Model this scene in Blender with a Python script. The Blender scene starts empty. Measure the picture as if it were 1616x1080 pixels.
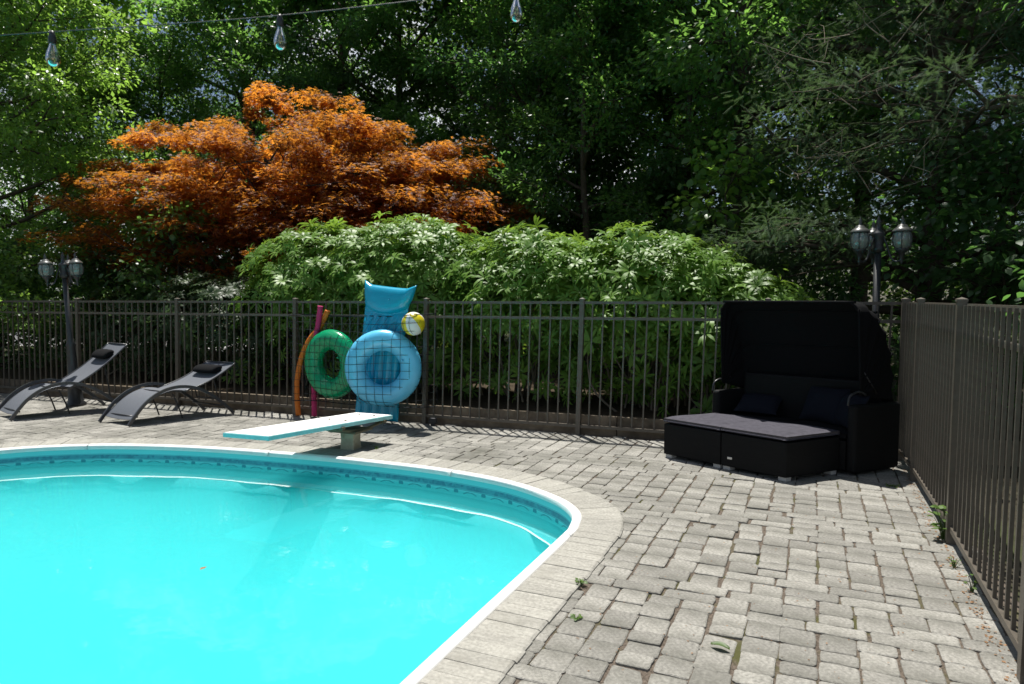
import bpy, bmesh, math, random
import numpy as np
from mathutils import Vector, Matrix
R = math.radians
scene = bpy.context.scene
COL = scene.collection
rng = np.random.default_rng(7)
random.seed(7)

# ------------------------------------------------------------------ camera
cam_d = bpy.data.cameras.new('camera'); cam = bpy.data.objects.new('camera', cam_d); COL.objects.link(cam)
cam_d.sensor_width = 36; cam_d.lens = 24.0; cam_d.clip_start = 0.05; cam_d.clip_end = 2000
cam.location = (0, 0, 1.55)
cam.rotation_euler = (R(90 - 3.665), 0, R(23.883))
cam_d.dof.use_dof = True; cam_d.dof.focus_distance = 5.5; cam_d.dof.aperture_fstop = 3.2
scene.camera = cam
# ------------------------------------------------------------------ world, sun, exposure
SUN_FROM = Vector((-0.20, 0.24, 1.0)).normalized()
w = bpy.data.worlds.new('World'); scene.world = w; w.use_nodes = True
nt = w.node_tree; nt.nodes.clear()
out = nt.nodes.new('ShaderNodeOutputWorld'); bg = nt.nodes.new('ShaderNodeBackground')
sky = nt.nodes.new('ShaderNodeTexSky'); sky.sky_type = 'NISHITA'; sky.sun_disc = False
sky.sun_elevation = math.asin(SUN_FROM.z); sky.sun_rotation = math.atan2(SUN_FROM.x, SUN_FROM.y)
tc = nt.nodes.new('ShaderNodeTexCoord'); cn = nt.nodes.new('ShaderNodeTexNoise')
cn.inputs['Scale'].default_value = 3.2; cn.inputs['Detail'].default_value = 7; cn.inputs['Roughness'].default_value = .55
cr = nt.nodes.new('ShaderNodeValToRGB'); cr.color_ramp.elements[0].position = .54; cr.color_ramp.elements[1].position = .64
mx = nt.nodes.new('ShaderNodeMixRGB'); mx.inputs[2].default_value = (15, 15.3, 16, 1)
nt.links.new(tc.outputs['Generated'], cn.inputs['Vector']); nt.links.new(cn.outputs['Fac'], cr.inputs['Fac'])
nt.links.new(cr.outputs['Color'], mx.inputs[0]); nt.links.new(sky.outputs['Color'], mx.inputs[1])
nt.links.new(mx.outputs['Color'], bg.inputs['Color']); bg.inputs['Strength'].default_value = 0.05
nt.links.new(bg.outputs['Background'], out.inputs['Surface'])
sd = bpy.data.lights.new('sun', 'SUN'); so = bpy.data.objects.new('sun', sd); COL.objects.link(so)
sd.energy = 5.0; sd.angle = R(0.55); sd.color = (1, .965, .90)
so.rotation_euler = SUN_FROM.to_track_quat('Z', 'Y').to_euler(); so.location = (-4, 5, 20)
scene.view_settings.view_transform = 'Standard'; scene.view_settings.look = 'None'
scene.view_settings.exposure = 0.55; scene.view_settings.gamma = 1.0; scene.view_settings.use_curve_mapping = False
scene.render.engine = 'CYCLES'
cy = scene.cycles
cy.max_bounces = 7; cy.diffuse_bounces = 3; cy.glossy_bounces = 3; cy.transmission_bounces = 5; cy.transparent_max_bounces = 12
cy.caustics_reflective = False; cy.caustics_refractive = False; cy.sample_clamp_indirect = 4.0
cy.use_denoising = True; cy.volume_bounces = 4

# ------------------------------------------------------------------ materials
def nodes_of(name):
    m = bpy.data.materials.new(name); m.use_nodes = True
    t = m.node_tree; return m, t, t.nodes['Principled BSDF']
def N(t, k, **kw):
    n = t.nodes.new(k)
    for a, b in kw.items(): setattr(n, a, b)
    return n
def math_n(t, op, a, b=None):
    n = t.nodes.new('ShaderNodeMath'); n.operation = op
    for i, v in enumerate((a, b)):
        if v is None: continue
        if isinstance(v, (int, float)): n.inputs[i].default_value = v
        else: t.links.new(v, n.inputs[i])
    return n.outputs[0]
def pmat(name, col, rough=.6, var=.2, scale=12, bump=0., bscale=60, metallic=0., spec=.5, rnd=0., coat=0., detail=5, dirt=None, dscale=3, dlo=.55, dhi=.75):
    m, t, b = nodes_of(name)
    co = N(t, 'ShaderNodeTexCoord').outputs['Object']
    n = N(t, 'ShaderNodeTexNoise'); n.inputs['Scale'].default_value = scale; n.inputs['Detail'].default_value = detail
    t.links.new(co, n.inputs['Vector'])
    mr = N(t, 'ShaderNodeMapRange'); mr.inputs[1].default_value = .25; mr.inputs[2].default_value = .75
    mr.inputs[3].default_value = 1 - var; mr.inputs[4].default_value = 1 + var
    t.links.new(n.outputs['Fac'], mr.inputs[0]); fac = mr.outputs[0]
    if rnd:
        oi = N(t, 'ShaderNodeObjectInfo'); at = N(t, 'ShaderNodeAttribute', attribute_name='rnd')
        s = math_n(t, 'FRACT', math_n(t, 'ADD', oi.outputs['Random'], at.outputs['Fac']))
        fac = math_n(t, 'MULTIPLY', fac, math_n(t, 'ADD', math_n(t, 'MULTIPLY', s, 2 * rnd), 1 - rnd))
    mul = N(t, 'ShaderNodeVectorMath', operation='SCALE'); mul.inputs[0].default_value = col[:3]
    t.links.new(fac, mul.inputs['Scale']); c = mul.outputs[0]
    if dirt:
        d = N(t, 'ShaderNodeTexNoise'); d.inputs['Scale'].default_value = dscale; d.inputs['Detail'].default_value = 8; d.inputs['Roughness'].default_value = .65
        t.links.new(co, d.inputs['Vector'])
        r2 = N(t, 'ShaderNodeMapRange'); r2.inputs[1].default_value = dlo; r2.inputs[2].default_value = dhi
        t.links.new(d.outputs['Fac'], r2.inputs[0])
        mxx = N(t, 'ShaderNodeMixRGB'); mxx.inputs[2].default_value = (*dirt, 1)
        t.links.new(r2.outputs[0], mxx.inputs[0]); t.links.new(c, mxx.inputs[1]); c = mxx.outputs[0]
    t.links.new(c, b.inputs['Base Color'])
    b.inputs['Roughness'].default_value = rough; b.inputs['Metallic'].default_value = metallic
    b.inputs['Specular IOR Level'].default_value = spec; b.inputs['Coat Weight'].default_value = coat
    if bump:
        n2 = N(t, 'ShaderNodeTexNoise'); n2.inputs['Scale'].default_value = bscale; n2.inputs['Detail'].default_value = 6
        t.links.new(co, n2.inputs['Vector'])
        bp = N(t, 'ShaderNodeBump'); bp.inputs['Strength'].default_value = bump; bp.inputs['Distance'].default_value = .01
        t.links.new(n2.outputs['Fac'], bp.inputs['Height']); t.links.new(bp.outputs['Normal'], b.inputs['Normal'])
    return m
def leafmat(name, c1, c2, tr, trw=.4, rough=.4, spec=.5):
    m, t, b = nodes_of(name)
    at = N(t, 'ShaderNodeAttribute', attribute_name='rnd')
    cr = N(t, 'ShaderNodeMixRGB'); cr.inputs[1].default_value = (*c1, 1); cr.inputs[2].default_value = (*c2, 1)
    oi = N(t, 'ShaderNodeObjectInfo')
    t.links.new(math_n(t, 'FRACT', math_n(t, 'ADD', at.outputs['Fac'], oi.outputs['Random'])), cr.inputs[0])
    t.links.new(cr.outputs[0], b.inputs['Base Color'])
    b.inputs['Roughness'].default_value = rough; b.inputs['Specular IOR Level'].default_value = spec
    tl = N(t, 'ShaderNodeBsdfTranslucent'); tm = N(t, 'ShaderNodeMixRGB', blend_type='MULTIPLY'); tm.inputs[0].default_value = 1
    sc = N(t, 'ShaderNodeMapRange'); sc.inputs[3].default_value = .4; sc.inputs[4].default_value = 1.4
    t.links.new(at.outputs['Fac'], sc.inputs[0]); t.links.new(sc.outputs[0], tm.inputs[1]); tm.inputs[2].default_value = (*tr, 1)
    t.links.new(tm.outputs[0], tl.inputs['Color'])
    mixn = N(t, 'ShaderNodeMixShader'); mixn.inputs[0].default_value = trw
    t.links.new(b.outputs[0], mixn.inputs[1]); t.links.new(tl.outputs[0], mixn.inputs[2])
    t.links.new(mixn.outputs[0], t.nodes['Material Output'].inputs['Surface'])
    return m

M = {}
M['paver'] = pmat('paver_stone', (.268, .259, .234), .9, .40, 60, .7, 160, rnd=.21, spec=.25, dirt=(.12, .118, .10), dscale=1.4, dlo=.43, dhi=.70)
M['coping'] = pmat('coping_stone', (.31, .30, .268), .85, .25, 60, .4, 120, rnd=.09, spec=.25, dirt=(.25, .24, .21), dscale=5, dlo=.52, dhi=.75)
def grain(m):
    t = m.node_tree; b = t.nodes['Principled BSDF']; src = b.inputs['Base Color'].links[0].from_socket
    at = N(t, 'ShaderNodeAttribute', attribute_name='grain'); n = N(t, 'ShaderNodeTexNoise'); n.inputs['Scale'].default_value = 1.0; n.inputs['Detail'].default_value = 6
    t.links.new(at.outputs['Vector'], n.inputs['Vector']); r = N(t, 'ShaderNodeMapRange'); r.inputs[1].default_value = .35; r.inputs[2].default_value = .65; r.inputs[3].default_value = .88; r.inputs[4].default_value = 1.08
    t.links.new(n.outputs['Fac'], r.inputs[0]); v = N(t, 'ShaderNodeVectorMath', operation='SCALE'); t.links.new(src, v.inputs[0]); t.links.new(r.outputs[0], v.inputs['Scale']); t.links.new(v.outputs[0], b.inputs['Base Color'])
grain(M['coping'])
M['bed'] = pmat('joint_debris', (.125, .102, .082), .95, .6, 90, .9, 200, spec=.1, dirt=(.085, .085, .035), dscale=2.2, dlo=.52, dhi=.62)
M['soil'] = pmat('soil', (.055, .042, .028), .95, .5, 20, .8, 60, spec=.1, dirt=(.04, .05, .015), dscale=1.2)
M['ground'] = pmat('ground_litter', (.045, .04, .028), .95, .5, 9, .8, 50, spec=.1, dirt=(.05, .07, .02), dscale=.5, dlo=.45, dhi=.6)
M['lawn'] = pmat('lawn', (.09, .16, .03), .9, .4, 30, .8, 80, spec=.1)
M['drive'] = pmat('driveway', (.33, .32, .32), .9, .15, 8, .3, 80, spec=.2)
M['bronze'] = pmat('bronze_metal', (.095, .081, .064), .42, .18, 30, .08, 200, spec=.5, dirt=(.11, .10, .085), dscale=9, dlo=.55, dhi=.8)
M['timber'] = pmat('weathered_timber', (.16, .13, .095), .9, .4, 8, .5, 40, rnd=.2, spec=.2)
M['black_metal'] = pmat('black_metal', (.022, .023, .026), .35, .15, 30, .05, 200, spec=.5)
M['grey_metal'] = pmat('charcoal_metal', (.045, .047, .052), .32, .15, 30, .04, 200, spec=.6)
M['sling'] = pmat('sling_mesh', (.115, .125, .145), .75, .12, 300, .25, 500, spec=.3)
M['black_cloth'] = pmat('black_cloth', (.0045, .0048, .006), .9, .25, 30, .3, 260, spec=.15)
M['grey_cloth'] = pmat('faded_cloth', (.066, .063, .077), .92, .2, 20, .3, 300, spec=.15)
M['navy_cloth'] = pmat('navy_cloth', (.0055, .007, .013), .9, .2, 30, .3, 260, spec=.2)
M['white_rim'] = pmat('white_rim', (.80, .80, .78), .35, .06, 10, 0, spec=.5)
M['board'] = pmat('board_white', (.80, .80, .77), .75, .08, 30, .4, 300, spec=.3, dirt=(.55, .53, .46), dscale=7, dlo=.56, dhi=.8)
M['board_edge'] = pmat('board_edge', (.30, .60, .62), .5, .12, 12, spec=.4)
M['stand'] = pmat('stand_paint', (.40, .40, .30), .6, .2, 15, .1, 60, dirt=(.22, .19, .11), dscale=9, dlo=.5, dhi=.7)
M['stand_dark'] = pmat('stand_steel', (.10, .085, .05), .55, .35, 25, .2, 80)
M['v_green'] = pmat('green_vinyl', (.0, .28, .115), .22, .08, 6, .03, 10, spec=.55)
M['v_blue'] = pmat('sky_blue_vinyl', (.12, .54, .82), .25, .08, 6, .03, 10, spec=.55)
M['v_cyan'] = pmat('azure_vinyl', (.0, .31, .49), .25, .10, 6, .03, 10, spec=.55)
M['v_pink'] = pmat('pink_foam', (.48, .03, .13), .6, .12, 30, .1, 150, spec=.3)
M['v_orange'] = pmat('orange_foam', (.62, .17, .02), .6, .12, 30, .1, 150, spec=.3)
M['v_white'] = pmat('white_vinyl', (.72, .73, .72), .3, .05, 6, spec=.5)
M['v_yellow'] = pmat('yellow_vinyl', (.70, .58, .02), .3, .05, 6, spec=.5)
M['net'] = pmat('black_cord', (.012, .016, .02), .8, .2, 50, spec=.2)
M['bark'] = pmat('bark', (.075, .06, .045), .95, .45, 7, .9, 18, spec=.1)
M['bark_light'] = pmat('bare_twig', (.20, .17, .13), .95, .3, 9, .4, 40, spec=.1)
M['bark_maple'] = pmat('maple_bark', (.05, .038, .032), .95, .4, 9, .8, 25, spec=.1)
M['wire'] = pmat('grey_wire', (.03, .038, .038), .6, .1, 40)
M['moss'] = leafmat('weed_leaf', (.06, .12, .02), (.11, .19, .035), (.2, .33, .05), .35, .5)
M['dry'] = leafmat('dry_leaf', (.20, .11, .05), (.34, .20, .11), (.3, .15, .06), .2, .7, .2)
M['lantern'] = pmat('lantern_black', (.03, .032, .034), .4, .2, 30, .05, 100, spec=.5)
M['lantern_cap'] = pmat('lantern_cap', (.07, .072, .068), .38, .2, 30, .05, 100, spec=.5)
def glassy(name, tint, g=.12, milky=0.):
    m, t, b = nodes_of(name)
    tr = N(t, 'ShaderNodeBsdfTransparent'); tr.inputs['Color'].default_value = (*tint, 1)
    gl = N(t, 'ShaderNodeBsdfGlossy'); gl.inputs['Roughness'].default_value = .05
    lw = N(t, 'ShaderNodeLayerWeight'); lw.inputs['Blend'].default_value = .35
    f = math_n(t, 'ADD', math_n(t, 'MULTIPLY', lw.outputs['Fresnel'], .9), g * .3)
    mixn = N(t, 'ShaderNodeMixShader'); t.links.new(f, mixn.inputs[0]); t.links.new(tr.outputs[0], mixn.inputs[1]); t.links.new(gl.outputs[0], mixn.inputs[2])
    o = mixn.outputs[0]
    if milky:
        b.inputs['Base Color'].default_value = (.42, .46, .44, 1); b.inputs['Roughness'].default_value = .3
        m2 = N(t, 'ShaderNodeMixShader'); m2.inputs[0].default_value = milky
        t.links.new(o, m2.inputs[1]); t.links.new(b.outputs[0], m2.inputs[2]); o = m2.outputs[0]
    t.links.new(o, t.nodes['Material Output'].inputs['Surface'])
    return m
M['bulb'] = glassy('bulb_glass', (.86, .93, .92), .25)
M['lamp_glass'] = glassy('lantern_glass', (.62, .68, .65), .2, .34)
M['filament'] = pmat('filament', (.75, .45, .22), .5, .05)
# liner: flat pool blue with faint mottling
M['liner'] = pmat('pool_liner', (.085, .52, .56), .6, .18, 1.0, spec=.3)
M['caustic'] = pmat('painted_caustic', (.85, .88, .86), .5, .1, 6)  # white that stands in for caustic light on the liner
def border_mat():
    m, t, b = nodes_of('liner_border_print')
    uv = N(t, 'ShaderNodeUVMap'); sp = N(t, 'ShaderNodeSeparateXYZ'); t.links.new(uv.outputs[0], sp.inputs[0])
    u, v = sp.outputs[0], sp.outputs[1]          # u metres along, v metres below the rim
    vo = N(t, 'ShaderNodeTexVoronoi'); vo.inputs['Scale'].default_value = 38; t.links.new(uv.outputs[0], vo.inputs['Vector'])
    mos = N(t, 'ShaderNodeMixRGB'); mos.inputs[1].default_value = (.02, .19, .27, 1); mos.inputs[2].default_value = (.05, .33, .41, 1)
    t.links.new(math_n(t, 'MULTIPLY', N(t, 'ShaderNodeSeparateColor').outputs[0], 1), mos.inputs[0])
    t.links.new(vo.outputs['Color'], t.nodes['Separate Color'].inputs[0])
    def band(a, c): return math_n(t, 'MULTIPLY', math_n(t, 'GREATER_THAN', v, a), math_n(t, 'LESS_THAN', v, c))
    line = math_n(t, 'ADD', band(.078, .082), band(.131, .136))
    mid = band(.086, .128)
    # scallop and triangle row under the band
    fr = math_n(t, 'ABSOLUTE', math_n(t, 'SUBTRACT', math_n(t, 'FRACT', math_n(t, 'MULTIPLY', u, 1 / .30)), .5))
    tri = math_n(t, 'MULTIPLY', band(.136, .166), math_n(t, 'GREATER_THAN', math_n(t, 'ADD', fr, math_n(t, 'MULTIPLY', math_n(t, 'SUBTRACT', v, .132), 3.2)), .46))
    tri = math_n(t, 'MULTIPLY', tri, math_n(t, 'GREATER_THAN', fr, .42))
    arc = math_n(t, 'MULTIPLY', band(.146, .168), math_n(t, 'LESS_THAN', math_n(t, 'ABSOLUTE', math_n(t, 'SUBTRACT', math_n(t, 'ADD', math_n(t, 'MULTIPLY', math_n(t, 'MULTIPLY', fr, fr), .35), .148), v)), .005))
    base = N(t, 'ShaderNodeRGB'); base.outputs[0].default_value = (.15, .66, .70, 1)
    dk = N(t, 'ShaderNodeRGB'); dk.outputs[0].default_value = (.03, .27, .35, 1)
    a = N(t, 'ShaderNodeMixRGB'); t.links.new(mid, a.inputs[0]); t.links.new(base.outputs[0], a.inputs[1]); t.links.new(mos.outputs[0], a.inputs[2])
    c = N(t, 'ShaderNodeMixRGB'); t.links.new(math_n(t, 'MINIMUM', math_n(t, 'ADD', line, math_n(t, 'ADD', tri, arc)), 1), c.inputs[0])
    t.links.new(a.outputs[0], c.inputs[1]); t.links.new(dk.outputs[0], c.inputs[2])
    t.links.new(c.outputs[0], b.inputs['Base Color']); b.inputs['Roughness'].default_value = .45
    return m
M['border'] = border_mat()
def water_mat():
    m, t, b = nodes_of('pool_water')
    tr = N(t, 'ShaderNodeBsdfTransparent'); tr.inputs['Color'].default_value = (.93, 1, 1, 1)
    gl = N(t, 'ShaderNodeBsdfGlossy'); gl.inputs['Roughness'].default_value = .03
    co = N(t, 'ShaderNodeTexCoord').outputs['Object']
    n1 = N(t, 'ShaderNodeTexNoise'); n1.inputs['Scale'].default_value = 3.0; n1.inputs['Detail'].default_value = 3; t.links.new(co, n1.inputs['Vector'])
    bp = N(t, 'ShaderNodeBump'); bp.inputs['Strength'].default_value = .06; bp.inputs['Distance'].default_value = .05
    t.links.new(n1.outputs['Fac'], bp.inputs['Height']); t.links.new(bp.outputs[0], gl.inputs['Normal'])
    fr = N(t, 'ShaderNodeFresnel'); fr.inputs['IOR'].default_value = 1.33; t.links.new(bp.outputs[0], fr.inputs['Normal'])
    mixn = N(t, 'ShaderNodeMixShader'); t.links.new(fr.outputs[0], mixn.inputs[0]); t.links.new(tr.outputs[0], mixn.inputs[1]); t.links.new(gl.outputs[0], mixn.inputs[2])
    o = t.nodes['Material Output']; t.links.new(mixn.outputs[0], o.inputs['Surface'])
    va = N(t, 'ShaderNodeVolumeAbsorption'); va.inputs['Color'].default_value = (.0, .90, .92, 1); va.inputs['Density'].default_value = .62
    vs = N(t, 'ShaderNodeVolumeScatter'); vs.inputs['Color'].default_value = (.16, .97, 1, 1); vs.inputs['Density'].default_value = 1.0
    ad = N(t, 'ShaderNodeAddShader'); t.links.new(va.outputs[0], ad.inputs[0]); t.links.new(vs.outputs[0], ad.inputs[1])
    t.links.new(ad.outputs[0], o.inputs['Volume'])
    return m
M['water'] = water_mat()
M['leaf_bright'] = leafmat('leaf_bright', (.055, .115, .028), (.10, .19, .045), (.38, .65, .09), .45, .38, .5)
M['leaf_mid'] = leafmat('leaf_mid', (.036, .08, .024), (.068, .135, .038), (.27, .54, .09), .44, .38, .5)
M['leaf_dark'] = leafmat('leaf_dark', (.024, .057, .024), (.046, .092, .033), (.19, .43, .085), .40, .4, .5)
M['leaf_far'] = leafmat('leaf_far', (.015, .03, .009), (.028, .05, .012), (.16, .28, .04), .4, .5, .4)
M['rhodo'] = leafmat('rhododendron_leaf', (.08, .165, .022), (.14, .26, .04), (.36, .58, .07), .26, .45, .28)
M['rhodo_shaded'] = leafmat('rhododendron_shaded_leaf', (.02, .045, .016), (.036, .07, .02), (.10, .2, .04), .28, .45, .3)  # darker copy of the rhododendron leaf, shade put into its colour
M['maple'] = leafmat('maple_leaf', (.045, .014, .018), (.13, .035, .014), (1.0, .40, .045), .44, .5, .3)
M['hemlock'] = leafmat('hemlock_needle', (.038, .070, .036), (.075, .115, .055), (.17, .28, .10), .3, .75, .15)

# ------------------------------------------------------------------ mesh helpers
def prop(o, label=None, cat=None, group=None, kind=None):
    if label: o['label'] = label
    if cat: o['category'] = cat
    if group: o['group'] = group
    if kind: o['kind'] = kind
    return o
def empty(name, loc=(0, 0, 0), rz=0, label=None, cat=None, group=None):
    o = bpy.data.objects.new(name, None); o.empty_display_size = .1; COL.objects.link(o)
    o.location = loc; o.rotation_euler = (0, 0, rz); return prop(o, label, cat, group)
def link(name, me, mat, parent=None, loc=(0, 0, 0), rot=(0, 0, 0)):
    o = bpy.data.objects.new(name, me); COL.objects.link(o)
    if mat is not None and len(me.materials) == 0: me.materials.append(mat)
    o.location = loc; o.rotation_euler = rot
    if parent is not None: o.parent = parent
    return o
def mesh(name, V, F, smooth=False, rnd=None):
    """V (n,3); F array of tris/quads or list of faces"""
    me = bpy.data.meshes.new(name)
    V = np.asarray(V, dtype=np.float32)
    if isinstance(F, np.ndarray):
        k = F.shape[1]; nf = len(F)
        me.vertices.add(len(V)); me.vertices.foreach_set('co', V.ravel())
        me.loops.add(nf * k); me.loops.foreach_set('vertex_index', F.astype(np.int32).ravel())
        me.polygons.add(nf); me.polygons.foreach_set('loop_start', np.arange(0, nf * k, k, dtype=np.int32))
        me.update(calc_edges=True)
    else:
        me.from_pydata([tuple(map(float, v)) for v in V], [], [tuple(map(int, f)) for f in F]); me.update()
    if smooth: me.polygons.foreach_set('use_smooth', np.ones(len(me.polygons), dtype=bool))
    if rnd is not None:
        a = me.attributes.new('rnd', 'FLOAT', 'POINT'); a.data.foreach_set('value', np.asarray(rnd, dtype=np.float32))
    return me
class MB:
    def __init__(s): s.V = []; s.F = []; s.n = 0
    def add(s, V, F):
        V = [tuple(map(float, v)) for v in V]
        s.V += V; s.F += [tuple(int(i) + s.n for i in f) for f in F]; s.n += len(V); return s
    def box(s, c, d, M3=None):
        x, y, z = d[0] / 2, d[1] / 2, d[2] / 2
        P = [(-x, -y, -z), (x, -y, -z), (x, y, -z), (-x, y, -z), (-x, -y, z), (x, -y, z), (x, y, z), (-x, y, z)]
        P = [Vector(p) for p in P]
        if M3 is not None: P = [M3 @ p for p in P]
        return s.add([p + Vector(c) for p in P], [(0, 3, 2, 1), (4, 5, 6, 7), (0, 1, 5, 4), (1, 2, 6, 5), (2, 3, 7, 6), (3, 0, 4, 7)])
    def tube(s, pts, rad, sides=8, caps=True, closed=False):
        V, F = tube(pts, rad, sides, caps, closed); return s.add(V, F)
    def lathe(s, prof, seg=20, c=(0, 0, 0)):
        V = []; F = []; n = len(prof)
        for i in range(seg):
            a = 2 * math.pi * i / seg
            for r, z in prof: V.append((c[0] + r * math.cos(a), c[1] + r * math.sin(a), c[2] + z))
        for i in range(seg):
            j = (i + 1) % seg
            for k in range(n - 1): F.append((i * n + k, j * n + k, j * n + k + 1, i * n + k + 1))
        return s.add(V, F)
    def prism(s, poly, z0, z1):
        n = len(poly)
        return s.add([(p[0], p[1], z0) for p in poly] + [(p[0], p[1], z1) for p in poly],
                     [tuple(range(n - 1, -1, -1)), tuple(range(n, 2 * n))] + [(i, (i + 1) % n, (i + 1) % n + n, i + n) for i in range(n)])
    def build(s, name, mat, parent=None, smooth=False, bevel=0, seg=2, loc=(0, 0, 0), rot=(0, 0, 0), auto=None):
        me = mesh(name, s.V, s.F, smooth)
        if bevel:
            bm = bmesh.new(); bm.from_mesh(me); bmesh.ops.remove_doubles(bm, verts=bm.verts, dist=1e-5)
            bmesh.ops.bevel(bm, geom=[e for e in bm.edges if len(e.link_faces) == 2 and e.calc_face_angle(0) > .5], offset=bevel, segments=seg, affect='EDGES', profile=.5)
            bm.to_mesh(me); bm.free()
            if smooth: me.polygons.foreach_set('use_smooth', np.ones(len(me.polygons), dtype=bool))
        o = link(name, me, mat, parent, loc, rot)
        return o
def tube(pts, rad, sides=8, caps=True, closed=False):
    P = np.asarray(pts, float); n = len(P); r = np.broadcast_to(np.asarray(rad, float), (n,))
    T = np.gradient(P, axis=0) if not closed else np.roll(P, -1, 0) - np.roll(P, 1, 0)
    T /= np.linalg.norm(T, axis=1)[:, None] + 1e-9
    up = np.array([0, 0, 1.]) if abs(T[0][2]) < .9 else np.array([1., 0, 0])
    A = np.cross(T[0], up); A /= np.linalg.norm(A)
    V = []
    for i in range(n):
        A = A - T[i] * (A @ T[i]); A /= np.linalg.norm(A) + 1e-9
        B = np.cross(T[i], A)
        for k in range(sides):
            a = 2 * math.pi * k / sides
            V.append(P[i] + r[i] * (math.cos(a) * A + math.sin(a) * B))
    F = []
    for i in range(n if closed else n - 1):
        j = (i + 1) % n
        for k in range(sides):
            l = (k + 1) % sides; F.append((i * sides + k, i * sides + l, j * sides + l, j * sides + k))
    if caps and not closed:
        F.append(tuple(range(sides - 1, -1, -1))); F.append(tuple((n - 1) * sides + k for k in range(sides)))
    return V, F
def catmull(P, m=8, closed=False):
    P = [np.asarray(p, float) for p in P]; n = len(P); out = []
    for i in range(n if closed else n - 1):
        p0 = P[(i - 1) % n] if closed or i else P[0]; p1 = P[i]; p2 = P[(i + 1) % n]; p3 = P[(i + 2) % n] if closed or i + 2 < n else P[-1]
        for k in range(m):
            t = k / m
            out.append(.5 * (2 * p1 + (p2 - p0) * t + (2 * p0 - 5 * p1 + 4 * p2 - p3) * t * t + (3 * p1 - p0 - 3 * p2 + p3) * t ** 3))
    if not closed: out.append(P[-1])
    return np.array(out)
def unit(v): return v / (np.linalg.norm(v, axis=-1, keepdims=True) + 1e-9)
def scatter(name, TV, TF, pos, ydir, nrm, size, rs=None, width=1.0):
    """copies of a template (x width, y length, z normal) as one mesh"""
    n = len(pos); y = unit(ydir); x = unit(np.cross(y, nrm)); z = np.cross(x, y)
    TV = np.asarray(TV, float); TF = np.asarray(TF); k = len(TV)
    s = np.broadcast_to(np.asarray(size, float), (n,))[:, None, None]; wd = np.broadcast_to(np.asarray(width, float), (n,))[:, None, None]
    V = pos[:, None, :] + s * (TV[None, :, 0:1] * wd * x[:, None, :] + TV[None, :, 1:2] * y[:, None, :] + TV[None, :, 2:3] * z[:, None, :])
    F = (TF[None] + (np.arange(n) * k)[:, None, None]).reshape(-1, TF.shape[1])
    r = rng.random(n) if rs is None else rs
    return mesh(name, V.reshape(-1, 3), F, rnd=np.repeat(r, k))
DIAM_V = [(0, 0, 0), (.27, .42, .05), (0, 1, -.04), (-.27, .42, .05)]; DIAM_F = [(0, 1, 2), (0, 2, 3)]
OVAL_V = [(0, 0, 0), (.20, .22, .04), (.25, .55, .05), (0, 1, -.06), (-.25, .55, .05), (-.20, .22, .04)]; OVAL_F = [(0, 1, 5), (1, 2, 4), (1, 4, 5), (2, 3, 4)]
def star_leaf():
    V = [(0, 0, 0)]; F = []
    for a, l in ((-78, .55), (-40, .85), (0, 1.0), (40, .85), (78, .55)):
        d = np.array([math.sin(R(a)), math.cos(R(a))]); p = np.array([d[1], -d[0]])
        m1 = d * l * .45 + p * .11; m2 = d * l * .45 - p * .11
        i = len(V); V += [(m1[0], m1[1], .03), (d[0] * l, d[1] * l, -.08), (m2[0], m2[1], .03)]
        F += [(0, i, i + 1), (0, i + 1, i + 2)]
    return V, F
STAR_V, STAR_F = star_leaf()
def needle_spray():
    V = []; F = []
    for k in range(9):
        y = .06 + .1 * k; l = .30 * (1 - .055 * k) * (.65 if k < 2 else 1)
        for s in (-1, 1):
            i = len(V); V += [(0, y, 0), (s * l * .82, y + l * .55, -.05), (0, y + .055, 0)]; F.append((i, i + 1, i + 2))
    i = len(V); V += [(-.02, 0, 0), (.02, 0, 0), (0, 1.05, -.06)]; F.append((i, i + 1, i + 2))
    return V, F
NEED_V, NEED_F = needle_spray()
def rand_dirs(n, zmin=-1, zmax=1):
    z = rng.uniform(zmin, zmax, n); a = rng.uniform(0, 2 * math.pi, n); r = np.sqrt(1 - z * z)
    return np.stack([r * np.cos(a), r * np.sin(a), z], 1)
# ------------------------------------------------------------------ pool outline
POOL = catmull([(-1.47, -4), (-1.47, -1), (-1.47, 2.2), (-1.46, 3.97), (-1.475, 4.33), (-1.57, 4.62), (-1.83, 4.885), (-2.32, 5.135), (-3.0, 5.265), (-3.7, 5.28), (-4.4, 5.245),
                (-5.6, 5.10), (-6.5, 4.86), (-7.1, 4.56), (-7.55, 4.14), (-7.9, 3.4), (-8.05, 2.4), (-8.05, 0), (-8.05, -4), (-5, -4.4)], 10, True)
def resample(P, d):
    Q = np.vstack([P, P[:1]]); L = np.concatenate([[0], np.cumsum(np.linalg.norm(np.diff(Q, axis=0), axis=1))])
    n = int(L[-1] / d); s = np.linspace(0, L[-1], n, endpoint=False)
    return np.stack([np.interp(s, L, Q[:, i]) for i in range(2)], 1), s
POOL, PS = resample(POOL, .05)
def normals2(P):
    T = np.roll(P, -1, 0) - np.roll(P, 1, 0); T /= np.linalg.norm(T, axis=1)[:, None]
    return np.stack([T[:, 1], -T[:, 0]], 1)
NP_ = normals2(POOL)                       # outward (loop runs counter-clockwise)
if ((POOL[0] + NP_[0] * .1)[0] < POOL[0][0]): NP_ = -NP_
def offs(d): return POOL + NP_ * d
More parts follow.
